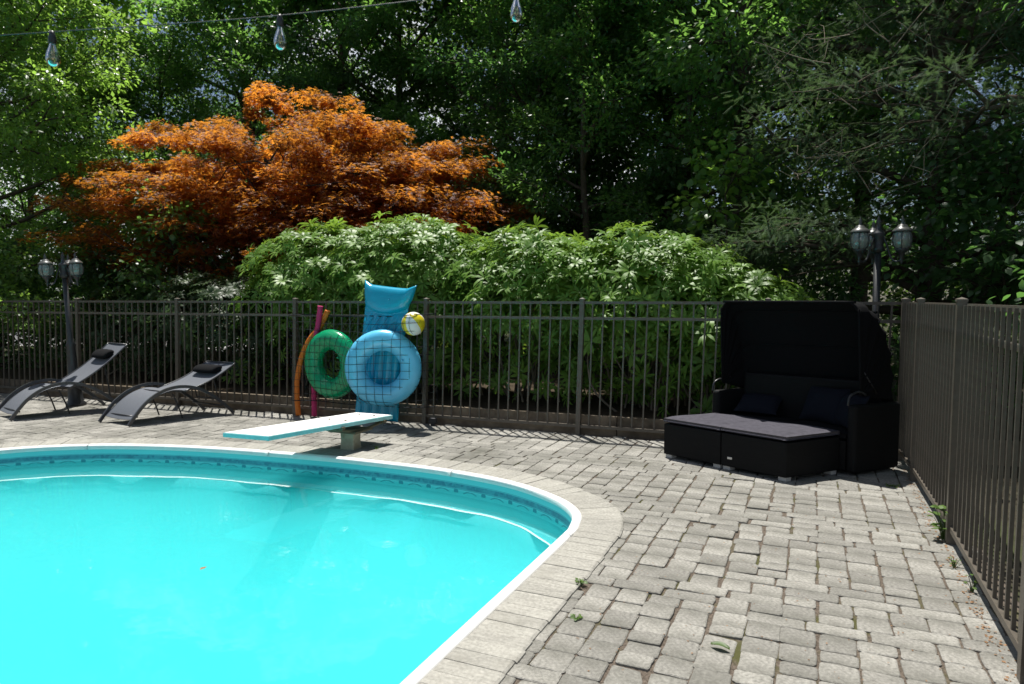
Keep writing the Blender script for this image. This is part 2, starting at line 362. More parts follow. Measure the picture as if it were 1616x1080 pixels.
def strip(loops, uvs=None, name='strip', smooth=True):
    """closed quads between successive loops given as list of (P2, z)"""
    n = len(POOL); V = []; F = []
    for P, z in loops:
        zz = np.broadcast_to(z, (n,)); V += [(p[0], p[1], q) for p, q in zip(P, zz)]
    for k in range(len(loops) - 1):
        for i in range(n):
            j = (i + 1) % n; F.append((k * n + i, k * n + j, (k + 1) * n + j, (k + 1) * n + i))
    me = mesh(name, V, F, smooth)
    if uvs is not None:
        uv = me.uv_layers.new(name='UVMap')
        for p in me.polygons:
            i = p.index % n; k = p.index // n
            us = (PS[i], PS[i] + .05, PS[i] + .05, PS[i]); vs = (uvs[k], uvs[k], uvs[k + 1], uvs[k + 1])
            for li, a, b in zip(p.loop_indices, us, vs): uv.data[li].uv = (a, b)
    return me
def inside_pool_d(p):                       # signed distance, positive outside
    d = POOL - p; i = np.argmin((d * d).sum(1)); return float((p - POOL[i]) @ NP_[i])
# ------------------------------------------------------------------ ground sheets with the pool cut out
CEN = np.array([-4.7, .6])
def ring_sheet(name, inner, rect, z, mat):
    x0, x1, y0, y1 = rect
    a = np.arctan2(*(inner - CEN).T[::-1]); idx = np.argsort(a); a = a[idx]; P = inner[idx]
    ca = [math.atan2(y - CEN[1], x - CEN[0]) for x in (x0, x1) for y in (y0, y1)]
    aa = np.sort(np.concatenate([a, ca]))
    ext = lambda v: np.concatenate([[v[-1]], v, [v[0]]])
    ea = np.concatenate([[a[-1] - 2 * math.pi], a, [a[0] + 2 * math.pi]])
    Pi = np.stack([np.interp(aa, ea, ext(P[:, k])) for k in range(2)], 1)
    V = []; n = len(aa)
    for p in Pi: V.append((p[0], p[1], z))
    for t in aa:
        c, s = math.cos(t), math.sin(t); k = 1e9
        if c > 1e-9: k = min(k, (x1 - CEN[0]) / c)
        if c < -1e-9: k = min(k, (x0 - CEN[0]) / c)
        if s > 1e-9: k = min(k, (y1 - CEN[1]) / s)
        if s < -1e-9: k = min(k, (y0 - CEN[1]) / s)
        V.append((CEN[0] + c * k, CEN[1] + s * k, z))
    F = [(i, (i + 1) % n, n + (i + 1) % n, n + i) for i in range(n)]
    return link(name, mesh(name, V, F), mat)
FENCE_Y = lambda x: 7.475 + .055 * x
ground = prop(ring_sheet('ground', offs(.20), (-300, 300, -300, 300), -.05, M['ground']), kind='structure')
paving = prop(ring_sheet('paving', offs(.12), (-15, 1.0, -4.6, 7.55), -.0085, M['bed']), kind='structure')
# ------------------------------------------------------------------ pavers
UNIT = .0535
def pack(Wd, Hd, seed):
    r_ = random.Random(seed); g = [[0] * Wd for _ in range(Hd)]; out = []; cnt = [0]; sh = [r_.randrange(Wd) for _ in range(Hd)]
    def solve():
        cnt[0] += 1
        if cnt[0] > 60000: return None
        for y in range(Hd):
            for x_ in range(Wd):
                x = (x_ + sh[y]) % Wd
                if not g[y][x]:
                    o_ = [(3, 3), (5, 2), (3, 2)]; r_.shuffle(o_)
                    if r_.random() < .55: o_.sort(key=lambda p: -(p == (3, 3)))
                    for w_, h_ in o_:
                        cells = [((y + j) % Hd, (x + i) % Wd) for j in range(h_) for i in range(w_)]
                        if any(g[a][b] for a, b in cells): continue
                        for a, b in cells: g[a][b] = 1
                        out.append((x, y, w_, h_)); q = solve()
                        if q or q is None: return q
                        out.pop()
                        for a, b in cells: g[a][b] = 0
                    return False
        return True
    return out if solve() else None
PW, PH = 30, 24
TILE = pack(PW, PH, 17)
def paver_geo(wu, hu, rs):
    """irregular tumbled stone, top ring, bevel ring and skirt"""
    a, b = wu * UNIT / 2 - .0058, hu * UNIT / 2 - .0022
    pts = []
    c = .010
    for sx, sy in ((-1, -1), (1, -1), (1, 1), (-1, 1)):
        q = [(sx * a, sy * (b - c)), (sx * (a - c), sy * b)]
        if sx * sy > 0: q = q if (sx < 0) else q
        pts += q if (sx, sy) in ((-1, -1), (1, 1)) else q[::-1]
    pts = np.array(pts) + rs.normal(0, .0026, (8, 2))
    mids = (pts[1::2] + np.roll(pts, -1, 0)[1::2]) / 2 + rs.normal(0, .0022, (4, 2))
    P = []
    for i in range(4): P += [pts[2 * i], pts[2 * i + 1], mids[i]]
    P = np.array(P); n = len(P)
    top = P * (1 - .0055 / np.maximum(np.abs(P).max(1, keepdims=True), .03))
    zt = rs.normal(0, .0006, n)
    V = [(p[0], p[1], zt[i]) for i, p in enumerate(top)] + [(p[0], p[1], -.0032 + rs.normal(0, .0005)) for p in P] + [(p[0], p[1], -.04) for p in P]
    F = [tuple(range(n))]
    for k in (0, 1):
        for i in range(n):
            j = (i + 1) % n; F.append((k * n + i, (k + 1) * n + i, (k + 1) * n + j, k * n + j))
    return np.array(V), F
rs_ = np.random.default_rng(3)
PGEO = {s: [paver_geo(*s, rs_) for _ in range(6)] for s in ((3, 3), (5, 2), (3, 2))}
PMESH = {}
for s, gs in PGEO.items():
    for i, (V, F) in enumerate(gs):
        me = mesh('paver', V, F); me.materials.append(M['paver']); PMESH[s, i] = me
OUTER = .345
plist = []
for ty in range(int(-1.2 / (PH * UNIT)), int(8.6 / (PH * UNIT)) + 1):
    for tx in range(int(-13 / (PW * UNIT)) - 1, 2):
        for (x, y, w_, h_) in TILE:
            cx = (tx * PW + x + w_ / 2) * UNIT; cy_ = (ty * PH + y + h_ / 2) * UNIT + .02
            if cx > .94 or cx < -13 or cy_ < 1.3 or cy_ + .08 > FENCE_Y(cx) + .10: continue
            if cx + w_ * UNIT / 2 > .985: continue
            d = inside_pool_d(np.array([cx, cy_]))
            if d < OUTER - .05: continue
            plist.append((cx, cy_, (w_, h_)))
fwd = np.array([-.405, .914]); rgt = np.array([.914, .405])
def seen(cx, cy_):
    f = fwd @ (cx, cy_); r = rgt @ (cx, cy_)
    return f > .5 and abs(r / f) < .76 and 1.55 / f < .57 - 0
plist.sort(key=lambda p: (0 if seen(p[0], p[1]) else 1, p[0] ** 2 + p[1] ** 2))
big = MB(); bigr = []
BV = []; BF = []; BR = []; off = 0
for i, (cx, cy_, s) in enumerate(plist):
    v = rs_.integers(0, 6); rz = (math.pi if rs_.random() < .5 else 0) + rs_.normal(0, .012)
    # the ground has settled along the pool side: stones there sit loose and uneven
    loose = max(0, 1 - abs(cx + .45) / .55) * (1 if cy_ < 5.6 else .35)
    tx, ty = rs_.normal(0, .005 + .012 * loose, 2); dz = rs_.normal(0, .0012 + .003 * loose)
    ox, oy = rs_.normal(0, .0022 + .0065 * loose), rs_.normal(0, .001 + .0015 * loose)
    if i < 300:
        o = link('paver', PMESH[s, v], None, paving, (cx + ox, cy_ + oy, dz), (tx, ty, rz))
    else:
        V, F = PGEO[s][v]; c, sn = math.cos(rz), math.sin(rz)
        X = V[:, 0] * c - V[:, 1] * sn; Y = V[:, 0] * sn + V[:, 1] * c
        Z = V[:, 2] + dz + X * -ty + Y * tx
        BV.append(np.stack([X + cx + ox, Y + cy_ + oy, Z], 1)); BF += [tuple(q + off for q in f) for f in F]; off += len(V); BR += [rs_.random()] * len(V)
o = link('paver_field', mesh('paver_field', np.vstack(BV), BF, rnd=BR), M['paver'], paving); prop(o, kind='stuff')
# ------------------------------------------------------------------ swimming pool
pool = empty('swimming_pool', (-4.7, 4.6, 0), 0, 'turquoise vinyl lined swimming pool with white rim and rounded end', 'pool')
def child(o, p):
    o.parent = p; o.matrix_parent_inverse = Matrix.Translation(-Vector(p.location)); return o
child(link('tile_border', strip([(offs(-.006), .0), (offs(-.008), -.19)], [0, .19], 'tile_border'), M['border']), pool)
# basin: wall, cove, sloping floor; near half rises towards the shallow end
yy = POOL[:, 1]
SC = lambda k: CEN + (POOL - CEN) * k
def depth(P, a, b):                         # deeper in the diving end
    t = np.clip((P[:, 1] + .5) / 4.5, 0, 1); return a * (1 - t) + b * t
loops = [(offs(-.008), -.19), (offs(-.010), -.27), (offs(-.125), -.285), (offs(-.14), -.37), (SC(.86), depth(SC(.86), -.48, -.85)), (SC(.66), depth(SC(.66), -.50, -1.45)), (SC(.40), depth(SC(.40), -.52, -1.45)), (SC(.15), -.72), (SC(.001), -.64)]
child(link('liner', strip(loops, None, 'liner'), M['liner']), pool)
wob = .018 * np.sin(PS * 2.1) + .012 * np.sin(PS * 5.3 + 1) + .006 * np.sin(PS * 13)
child(link('painted_caustic', strip([(POOL + NP_ * (-.112 + wob[:, None] * .9), -.276), (POOL + NP_ * (-.128 + wob[:, None] * .9 - .007 * (1 + np.sin(PS * 3.3 + np.sin(PS)))[:, None]), -.279)], None, 'painted_caustic'), M['caustic']), pool)  # wavy white strip painting the bright caustic line under the water
# white rim in lengths with thin joints
n = len(POOL); prof = [(-.014, -.03), (-.014, .004), (-.006, .014), (.016, .021), (.040, .020), (.054, .013), (.054, -.02)]
cuts = list(range(0, n, 41)) + [n]
for a, b in zip(cuts[:-1], cuts[1:]):
    V = []; F = []; ids = [i % n for i in range(a, b + 1)]
    for k, i in enumerate(ids):
        e = .012 * (NP_[i][1] * 0) ; P = POOL[i].copy()
        if k == 0: P = P * .96 + POOL[(i + 1) % n] * .04
        if k == len(ids) - 1: P = P * .96 + POOL[(i - 1) % n] * .04
        for r_, z in prof: V.append((P[0] + NP_[i][0] * r_, P[1] + NP_[i][1] * r_, z))
    m_ = len(prof)
    for k in range(len(ids) - 1):
        for q in range(m_ - 1): F.append((k * m_ + q, k * m_ + q + 1, (k + 1) * m_ + q + 1, (k + 1) * m_ + q))
    F += [tuple(range(m_)), tuple((len(ids) - 1) * m_ + q for q in range(m_ - 1, -1, -1))]
    child(link('rim_length', mesh('rim_length', V, F, True), M['white_rim']), pool)
# coping stones: bullnose pavers set square to the rim
step = 0; i = 0; rs2 = np.random.default_rng(11)
while i < n - 3:
    k = int(rs2.choice([2, 2, 2, 2, 3])); p = POOL[(i + k / 2).__int__() % n]
    if p[1] > 1.6 and p[0] > -9:
        a0, a1 = i, i + k; j0, j1 = a0 % n, a1 % n
        q0, q1 = POOL[j0], POOL[j1]; t = (q1 - q0) / np.linalg.norm(q1 - q0); g_ = .0014
        dz = rs2.normal(0, .0012); o_ = OUTER + rs2.normal(0, .004)
        rows = []
        for r_, z in ((.052, -.03), (.052, .006), (.062, .013), (o_ - .012, .014), (o_, .007), (o_, -.03)):
            e0 = q0 + NP_[j0] * r_ + t * g_; e1 = q1 + NP_[j1] * r_ - t * g_
            rows.append([(e0[0], e0[1], z + dz), (e1[0], e1[1], z + dz + rs2.normal(0, .0006))])
        V = [v for r_ in rows for v in r_]; m_ = len(rows)
        F = [(2 * q, 2 * q + 1, 2 * q + 3, 2 * q + 2) for q in range(m_ - 1)] + [tuple(2 * q for q in range(m_)), tuple(2 * q + 1 for q in range(m_ - 1, -1, -1))]
        me = mesh('coping_stone', V, F); at_ = me.attributes.new('grain', 'FLOAT_VECTOR', 'POINT'); q_ = rs2.uniform(0, 50)
        at_.data.foreach_set('vector', np.array([(r_ * 6 + q_, v_ * 5, q_) for r_ in (.05, .05, .06, .33, .34, .36) for v_ in (0, 1)], dtype=np.float32).ravel())
        child(link('coping_stone', me, M['coping']), pool)
    i += k
# water: closed body filling the basin
wm = strip([(SC(.001), -.148), (SC(.45), -.148), (offs(.03), -.148), (offs(.03), -.55)] + [(l[0], l[1] - .06) for l in loops[4:]], None, 'water', False)
wm.flip_normals()
water = prop(link('water', wm, M['water']), kind='structure')
# floating leaf on the water
mb = MB(); mb.add([(0, 0, 0), (.018, .02, .004), (0, .055, .002), (-.018, .02, .004)], [(0, 1, 2), (0, 2, 3)])
fl = mb.build('floating_leaf', M['dry'], loc=(-3.47, 3.02, -.143)); prop(fl, 'small dark leaf floating on the turquoise pool water', 'leaf')

# ------------------------------------------------------------------ fences
def picket_mesh(h): 
    mb = MB(); mb.box((0, 0, h / 2), (.0165, .0165, h)); return mesh('picket', mb.V, mb.F)
PK = picket_mesh(1.42); PK.materials.append(M['bronze'])
def post_mesh():
    mb = MB(); mb.box((0, 0, .76), (.052, .052, 1.54)); return mesh('post', mb.V, mb.F)
PO = post_mesh(); PO.materials.append(M['bronze'])
def cap_mesh():
    mb = MB(); mb.box((0, 0, .008), (.060, .060, .016))
    mb.add([(-.029, -.029, .016), (.029, -.029, .016), (.029, .029, .016), (-.029, .029, .016), (0, 0, .028)], [(0, 1, 4), (1, 2, 4), (2, 3, 4), (3, 0, 4)])
    return mesh('post_cap', mb.V, mb.F)
PC = cap_mesh(); PC.materials.append(M['bronze'])
def fence(name, label, posts, lean, npk, top=1.515):
    """posts: list of xy; lean: world xy shift of the top per metre of height"""
    p0 = Vector((*posts[0], 0)); root = empty(name, p0, 0, label, 'fence')
    tilt = Vector((lean[0], lean[1], 1)).normalized().to_track_quat('Z', 'Y')
    L = lambda x, y, z: Vector((x + lean[0] * z, y + lean[1] * z, z)) - p0
    for i, p in enumerate(posts):
        dirv = (Vector(posts[min(i + 1, len(posts) - 1)]) - Vector(posts[max(i - 1, 0)])); az = math.atan2(dirv.y, dirv.x)
        e = (Vector((lean[0], lean[1], 1)).normalized().to_track_quat('Z', 'Y').to_matrix() @ Matrix.Rotation(0, 3, 'Z'))
        rot = (math.atan2(-lean[1], 1), math.atan2(lean[0], 1), az)
        q = link('post', PO, None, root, L(p[0], p[1], 0), rot)
        link('post_cap', PC, None, q, (0, 0, 1.53))
    for i in range(len(posts) - 1):
        a, b = Vector(posts[i]), Vector(posts[i + 1]); d = b - a; ln = d.length; az = math.atan2(d.y, d.x)
        k = npk if ln > 1.5 else max(3, int(npk * ln / 1.9))
        for z, h in ((top - .014, .030), (1.325, .030), (.10, .034)):
            mb = MB(); mb.box((0, 0, 0), (ln - .055, .030, h)); c = (a + b) / 2
            mb.build('rail', M['bronze'], root, loc=L(c.x, c.y, z), rot=(0, 0, az))
        for j in range(k):
            t = (j + 1) / (k + 1); c = a + d * t
            rot = (math.atan2(-lean[1], 1), math.atan2(lean[0], 1), az)
            link('picket', PK, None, root, L(c.x, c.y, .088), rot)
    return root
bx = [-14.35, -12.37, -10.4, -8.39, -6.34, -4.39, -2.43, -.48, .765]
fence('fence', 'long bronze metal picket fence running behind the floats and loungers', [(x, FENCE_Y(x)) for x in bx], (.028, .0), 15)
fence('fence', 'bronze picket fence running toward the viewer on the right', [(.775, 7.42), (.805, 6.62), (.825, 5.0), (.82, 3.28), (.815, 1.56)], (.026, 0), 14)
# timber edging behind the back fence
te = empty('timber_edging', (-2, FENCE_Y(-2) + .10, 0), 0, 'weathered timber boards along the foot of the back fence', 'edging')
x = -14.0
while x < .7:
    ln = 2.4; mb = MB(); mb.box((0, 0, .10), (ln - .006, .045, .235)); c = x + ln / 2
    o = mb.build('board', M['timber'], None, bevel=.004, loc=(c, FENCE_Y(c) + .085 + rng.normal(0, .004), .002), rot=(0, 0, math.atan(.055))); child(o, te)
    x += ln
# raised planting bed behind it
V = [(-16, FENCE_Y(-16) + .10, .17), (1.0, FENCE_Y(1.0) + .10, .17), (1.0, 13, .12), (-16, 13, .12)]
prop(link('garden_bed', mesh('garden_bed', V, [(0, 1, 2, 3)]), M['soil']), kind='structure')
V = [(-60, 15.5, -.02), (-11, 15.5, -.02), (-9, 21.5, -.02), (-60, 21.5, -.02)]
V = [(-40, 12.2, -.03), (-15.2, 15.2, -.03), (-15.5, 20.5, -.03), (-40, 19.5, -.03)]
prop(link('driveway', mesh('driveway', V, [(0, 1, 2, 3)]), M['drive']), kind='structure')
V = [(-45, 19.6, -.02), (-20, 20.3, -.02), (-20, 24, -.02), (-45, 27, -.02)]
prop(link('lawn', mesh('lawn', V, [(0, 1, 2, 3)]), M['lawn']), kind='structure')

# ------------------------------------------------------------------ diving board
db = empty('diving_board', (-4.40, 5.70, 0), 0, 'white diving board with turquoise edge on a short stand', 'diving board')
def quadslab(c4, th, name, mat, parent, top=True, bevel=.004):
    mb = MB(); n4 = len(c4)
    mb.add([(p[0], p[1], p[2]) for p in c4] + [(p[0], p[1], p[2] - th) for p in c4], [(0, 1, 2, 3), (7, 6, 5, 4)] + [(i, i + 4, (i + 1) % 4 + 4, (i + 1) % 4) for i in range(4)])
    o = mb.build(name, mat, None, bevel=bevel); return child(o, parent)
A_ = [(-4.87, 4.53, .335), (-4.37, 4.57, .335), (-4.11, 6.12, .298), (-4.57, 6.10, .298)]
quadslab(A_, .040, 'board_core', M['board_edge'], db)
ins = []
cxy = np.mean(np.array(A_), 0)
for p in A_:
    q = cxy + (np.array(p) - cxy) * np.array([.965, .990, 1]); ins.append((q[0], q[1], p[2] + .0035))
quadslab(ins, .012, 'tread', M['board'], db, bevel=0)
mb = MB(); mb.lathe([(.118, 0), (.112, .01), (.105, .10), (.112, .178), (0, .178)], 4)
pd = mb.build('pedestal', M['stand'], None, bevel=.012, loc=(-4.36, 5.72, .0), rot=(0, 0, R(45 + 6))); child(pd, db)
for dx in (-.14, .14):
    mb = MB(); mb.tube([(-4.36 + dx * .6 - .05, 5.30, .272), (-4.36 + dx * .8, 5.55, .215), (-4.36 + dx, 5.80, .20), (-4.30 + dx, 6.02, .245)], .016, 8)
    child(mb.build('spring_arm', M['stand_dark'], None, True), db)
mb = MB(); mb.box((-4.36, 5.72, .192), (.34, .30, .022)); child(mb.build('top_plate', M['stand_dark'], None, bevel=.004), db)
for p in ((-4.42, 5.42, .268), (-4.33, 6.0, .250)):
    mb = MB(); mb.box(p, (.42, .05, .03)); child(mb.build('cross_bar', M['stand_dark'], None, bevel=.004), db)
for p in ((-4.16, 6.0, .232), (-4.5, 6.0, .232)):
    mb = MB(); mb.lathe([(0, -.02), (.014, -.02), (.014, .012), (0, .012)], 8, p); child(mb.build('bolt', M['black_metal'], None), db)

for p in ((-4.44, 5.98, .306), (-4.25, 5.98, .306), (-4.50, 5.56, .316), (-4.30, 5.56, .316)):
    mb = MB(); mb.lathe([(.013, 0), (.013, .006), (.008, .009), (0, .009)], 10, p); child(mb.build('bolt', M['stand_dark'], None), db)
# ------------------------------------------------------------------ loungers
def lounger(loc, rz, skew, back_deg, label, bl=.74):
    root = empty('sun_lounger', loc, rz, label, 'sun lounger', 'sun loungers by the back fence')
    W_ = .30; L_ = 1.30
    K = lambda u, v, z: (v + skew * u, u, z)
    arch = [(0, 0), (.07, .10), (.19, .245), (.34, .355), (.50, .41), (.66, .415), (.82, .375), (.97, .29), (1.12, .165), (1.24, .045), (1.275, 0)]
    for v in (-W_, W_):
        P = catmull([K(u, v, z + .012) for u, z in arch], 4)
        mb = MB()
        for dv in (-.009, .009): pass
        V = []; F = []
        T = np.gradient(P, axis=0); T /= np.linalg.norm(T, axis=1)[:, None]
        for i, p in enumerate(P):
            nrm = np.cross(T[i], (1, 0, 0)); nrm /= np.linalg.norm(nrm)
            for a, b in ((-.011, -.019), (.011, -.019), (.011, .019), (-.011, .019)): V.append(p + np.array((a, 0, 0)) + nrm * b)
        for i in range(len(P) - 1):
            for k in range(4): F.append((i * 4 + k, i * 4 + (k + 1) % 4, i * 4 + 4 + (k + 1) % 4, i * 4 + 4 + k))
        F += [(3, 2, 1, 0), tuple((len(P) - 1) * 4 + k for k in range(4))]
        mb.add(V, F); mb.build('side_rail', M['grey_metal'], root)
    def sling(name, prof, parent=root, w=W_ - .016, sag=.018, mat=M['sling']):
        P = catmull([(0, u, z) for u, z in prof], 5); V = []; F = []; m_ = 7
        for p in P:
            for k in range(m_):
                s = -1 + 2 * k / (m_ - 1); V.append(K(p[1], s * w, p[2] - sag * (1 - s * s)))
        nq = len(P)
        V2 = [(a, b, c - .004) for a, b, c in V]
        for i in range(nq - 1):
            for k in range(m_ - 1):
                a = i * m_ + k; F.append((a, a + 1, a + m_ + 1, a + m_)); F.append((a + nq * m_, a + m_ + nq * m_, a + m_ + 1 + nq * m_, a + 1 + nq * m_))
        mb = MB(); mb.add(V + V2, F); return mb.build(name, mat, parent, True)
    sling('seat', [(.06, .085), (.19, .225), (.34, .335), (.50, .39), (.62, .385), (.70, .36)])
    b = R(back_deg); u0, z0 = .66, .365
    bp = [(u0 + math.cos(b * f) * bl * s, z0 + math.sin(b) * bl * s - .05 * math.sin(math.pi * s) * .9) for s, f in ((0, 1), (.25, 1), (.5, 1), (.75, 1), (1, 1))]
    bk = sling('backrest', bp, sag=.012)
    for v in (-W_ + .012, W_ - .012):
        mb = MB(); mb.tube(catmull([K(u, v, z) for u, z in bp], 4), .011, 8); mb.build('back_tube', M['grey_metal'], root, True)
    mb = MB(); mb.tube([K(bp[-1][0], -W_ + .012, bp[-1][1]), K(bp[-1][0], W_ - .012, bp[-1][1])], .011, 8); mb.build('head_bar', M['grey_metal'], root, True)
    # head cushion
    uh, zh = bp[3][0] - .02, bp[3][1] + .035
    mb = MB(); prof = [(0, -.21), (.030, -.208), (.046, -.195), (.050, -.16), (.052, 0), (.050, .16), (.046, .195), (.030, .208), (0, .21)]
    V = []; F = []; sg = 14
    for i in range(sg):
        a = 2 * math.pi * i / sg
        for r_, x in prof:
            q = r_ * (math.cos(a)) * 1.7; e = r_ * math.sin(a) * .85
            V.append(K(uh + q * math.cos(b) - e * math.sin(b), x, zh + q * math.sin(b) + e * math.cos(b)))
    m_ = len(prof)
    for i in range(sg):
        for k in range(m_ - 1): F.append((i * m_ + k, ((i + 1) % sg) * m_ + k, ((i + 1) % sg) * m_ + k + 1, i * m_ + k + 1))
    mb.add(V, F); mb.build('head_cushion', M['black_cloth'], root, True)
    for u, z in ((.10, .11), (.48, .37), (1.13, .13)):
        mb = MB(); mb.tube([K(u, -W_, z), K(u, W_, z)], .011, 8); mb.build('cross_bar', M['black_metal'], root, True)
    # back prop: U frame under the backrest
    s = .62; pu, pz = u0 + math.cos(b) * bl * s, z0 + math.sin(b) * bl * s - .05
    mb = MB(); mb.tube([K(pu, -.22, pz), K(pu + .06, -.22, .21), K(pu + .06, .22, .21), K(pu, .22, pz)], .009, 6); mb.build('back_prop', M['black_metal'], root)
    for v in (-.24, .24):
        mb = MB(); mb.tube([K(.55, v, .34), K(.62, v, .16), K(.66, v, .015)], .010, 6); mb.build('leg', M['black_metal'], root)
    return root
lounger((-7.82, 5.60, 0), R(-5), .22, 25, 'black sling sun lounger with low back, the nearer one by the diving board')
lounger((-9.53, 5.30, 0), R(-13), .15, 38, 'black sling sun lounger with steeper back, beside the left lamp post', .88)

# ------------------------------------------------------------------ pool toys on the fence
FY = lambda x: FENCE_Y(x)
def torus(name, c, Rr, r, mat, label, yaw, cat='swim ring', tiltx=0., squash=.82):
    V = []; F = []; a1, a2 = 64, 28
    for i in range(a1):
        a = 2 * math.pi * i / a1
        for k in range(a2):
            b = 2 * math.pi * k / a2; pk = .003 * math.cos(14 * a) * max(0, -math.cos(b))
            q = Rr + (r + pk) * math.cos(b); V.append((q * math.cos(a), r * squash * math.sin(b), q * math.sin(a)))
    for i in range(a1):
        for k in range(a2): F.append((i * a2 + k, i * a2 + (k + 1) % a2, ((i + 1) % a1) * a2 + (k + 1) % a2, ((i + 1) % a1) * a2 + k))
    root = empty(name, c, yaw, label, cat)
    root.rotation_euler = (tiltx, 0, yaw)
    link('tube', mesh('tube', V, F, True), mat, root)
    V, F2 = tube([((Rr - r + .002) * math.cos(a), 0, (Rr - r + .002) * math.sin(a)) for a in np.linspace(0, 2 * math.pi, 64, endpoint=False)], .004, 6, closed=True)
    link('weld_seam', mesh('weld_seam', V, F2, True), mat, root)
    mb = MB(); mb.tube([(Rr * .72, -r * .80, .10), (Rr * .72, -r * .80 - .03, .10)], [.014, .010], 10); mb.build('valve', mat, root, True)
    return root
gx, bx_ = -5.60, -4.72
torus('swim_ring', (gx, 6.98, .715), .312, .130, M['v_green'], 'green inflatable swim ring held behind the net', R(-6))
torus('swim_ring', (bx_, 6.84, .715), .335, .127, M['v_blue'], 'sky blue inflatable swim ring in front of the air mattress', R(24))
# air mattress
am = empty('air_mattress', (-4.93, 7.03, .03), R(3), 'bright blue air mattress standing upright behind the blue ring', 'air mattress')
def mattress():
    nu, nv = 61, 110; Wm, Hm = .31, 1.66; V = []; F = []
    for side in (-1, 1):
        for j in range(nv + 1):
            v = j / nv
            for i in range(nu):
                s = -1 + 2 * i / (nu - 1)
                wv = Wm * (1 - .05 * math.sin(math.pi * v)) * (1 + .03 * max(0, (v - .86) / .14))
                x = s * wv + .04 + .15 * (v - .5) + .06 * v * v + .07 * max(0, (v - .88) / .12) * max(0, s - .55) * 2 - .03 * max(0, (v - .9) / .1) * max(0, -s - .6) * 2
                if v > .80:                     # pillow
                    q = (v - .80) / .20; low = .80 + .055 * s * s
                    q = max(0, (v - low) / (1 - low))
                    th = .085 * (max(0, 1 - s ** 6) ** .5) * math.sqrt(max(0, 4 * q * (1 - q))) ** .8 + .004
                elif v > .75:
                    e = (v - .75) / .05
                    th = (.038 + .026 * abs(math.cos(2.5 * math.pi * s))) * max(0, 1 - s ** 8) ** .5 * (1 - e * .85) + .004
                else:
                    q = min(1, v / .03); th = (.030 + .036 * abs(math.cos(2.5 * math.pi * s)) ** .7) * max(0, 1 - s ** 10) ** .5 * math.sqrt(q) + .004
                z = v * Hm + (.006 * (s * s) * max(0, (v - .9) / .1)) + (.035 * -s * max(0, (v - .7) / .3))
                z += .045 * max(0, (abs(s) - .72) / .28) * max(0, (v - .93) / .07)
                V.append((x, side * th, z))
    st = nu * (nv + 1)
    for sd_ in (0, 1):
        for j in range(nv):
            for i in range(nu - 1):
                a = sd_ * st + j * nu + i; f = (a, a + 1, a + nu + 1, a + nu); F.append(f if sd_ == 0 else f[::-1])
    for j in range(nv):
        for i in (0, nu - 1):
            a = j * nu + i; F.append((a, a + nu, a + nu + st, a + st) if i == 0 else (a, a + st, a + nu + st, a + nu))
    for i in range(nu - 1): F.append((nv * nu + i, nv * nu + i + 1, st + nv * nu + i + 1, st + nv * nu + i))
    return mesh('mattress', V, F, True)
link('mattress', mattress(), M['v_cyan'], am)
mb = MB(); mb.tube([(.22, -.075, 1.50), (.22, -.10, 1.50)], [.013, .009], 10); mb.build('valve', M['v_cyan'], am, True)
# beach ball with panels
bb = empty('beach_ball', (-4.33, 6.90, 1.25), R(0), 'yellow and white beach ball tucked behind the net', 'ball'); bb.rotation_euler = (R(28), R(-24), R(20))
for k in range(6):
    V = []; F = []; m_, q_ = 7, 15; r_ = .140
    for i in range(m_):
        a = 2 * math.pi * (k + i / (m_ - 1)) / 6 
        for j in range(q_):
            b = math.pi * j / (q_ - 1); rr = r_ * (1 - .006 * (1 if i in (0, m_ - 1) else 0))
            V.append((rr * math.sin(b) * math.cos(a), rr * math.sin(b) * math.sin(a), rr * math.cos(b)))
    for i in range(m_ - 1):
        for j in range(q_ - 1): F.append((i * q_ + j, i * q_ + j + 1, (i + 1) * q_ + j + 1, (i + 1) * q_ + j))
    link('panel', mesh('panel', V, F, True), M['v_yellow'] if k % 2 else M['v_white'], bb)
mb = MB(); mb.lathe([(0, .1415), (.018, .1408), (.021, .1385)], 14); mb.build('end_disc', M['v_white'], bb, True)
# noodles
def noodle(pts, mat, label):
    P = catmull(pts, 10); r_ = .034; V, F = tube(P, r_, 16, False); n_ = len(P); Vi, Fi = tube(P, .011, 16, False)
    nv = len(V); V = list(V) + list(Vi); F = list(F) + [tuple(i + nv for i in f[::-1]) for f in Fi]
    for e in (0, n_ - 1):
        for k in range(16):
            a, b = e * 16 + k, e * 16 + (k + 1) % 16; f = (a, b, b + nv, a + nv); F.append(f if e else f[::-1])
    o = link('pool_noodle', mesh('pool_noodle', V, F, True), mat); prop(o, label, 'pool noodle'); return o
noodle([(-5.96, 7.06, .01), (-5.955, 7.06, .5), (-5.92, 7.05, .95), (-5.86, 7.05, 1.22), (-5.82, 7.05, 1.45)], M['v_pink'], 'pink foam pool noodle leaning behind the green ring')
noodle([(-6.20, 7.03, .01), (-6.205, 7.02, .40), (-6.12, 7.01, .75), (-5.99, 7.02, 1.0), (-5.86, 7.10, 1.2), (-5.76, 7.12, 1.39)], M['v_orange'], 'orange foam pool noodle bending left of the green ring')
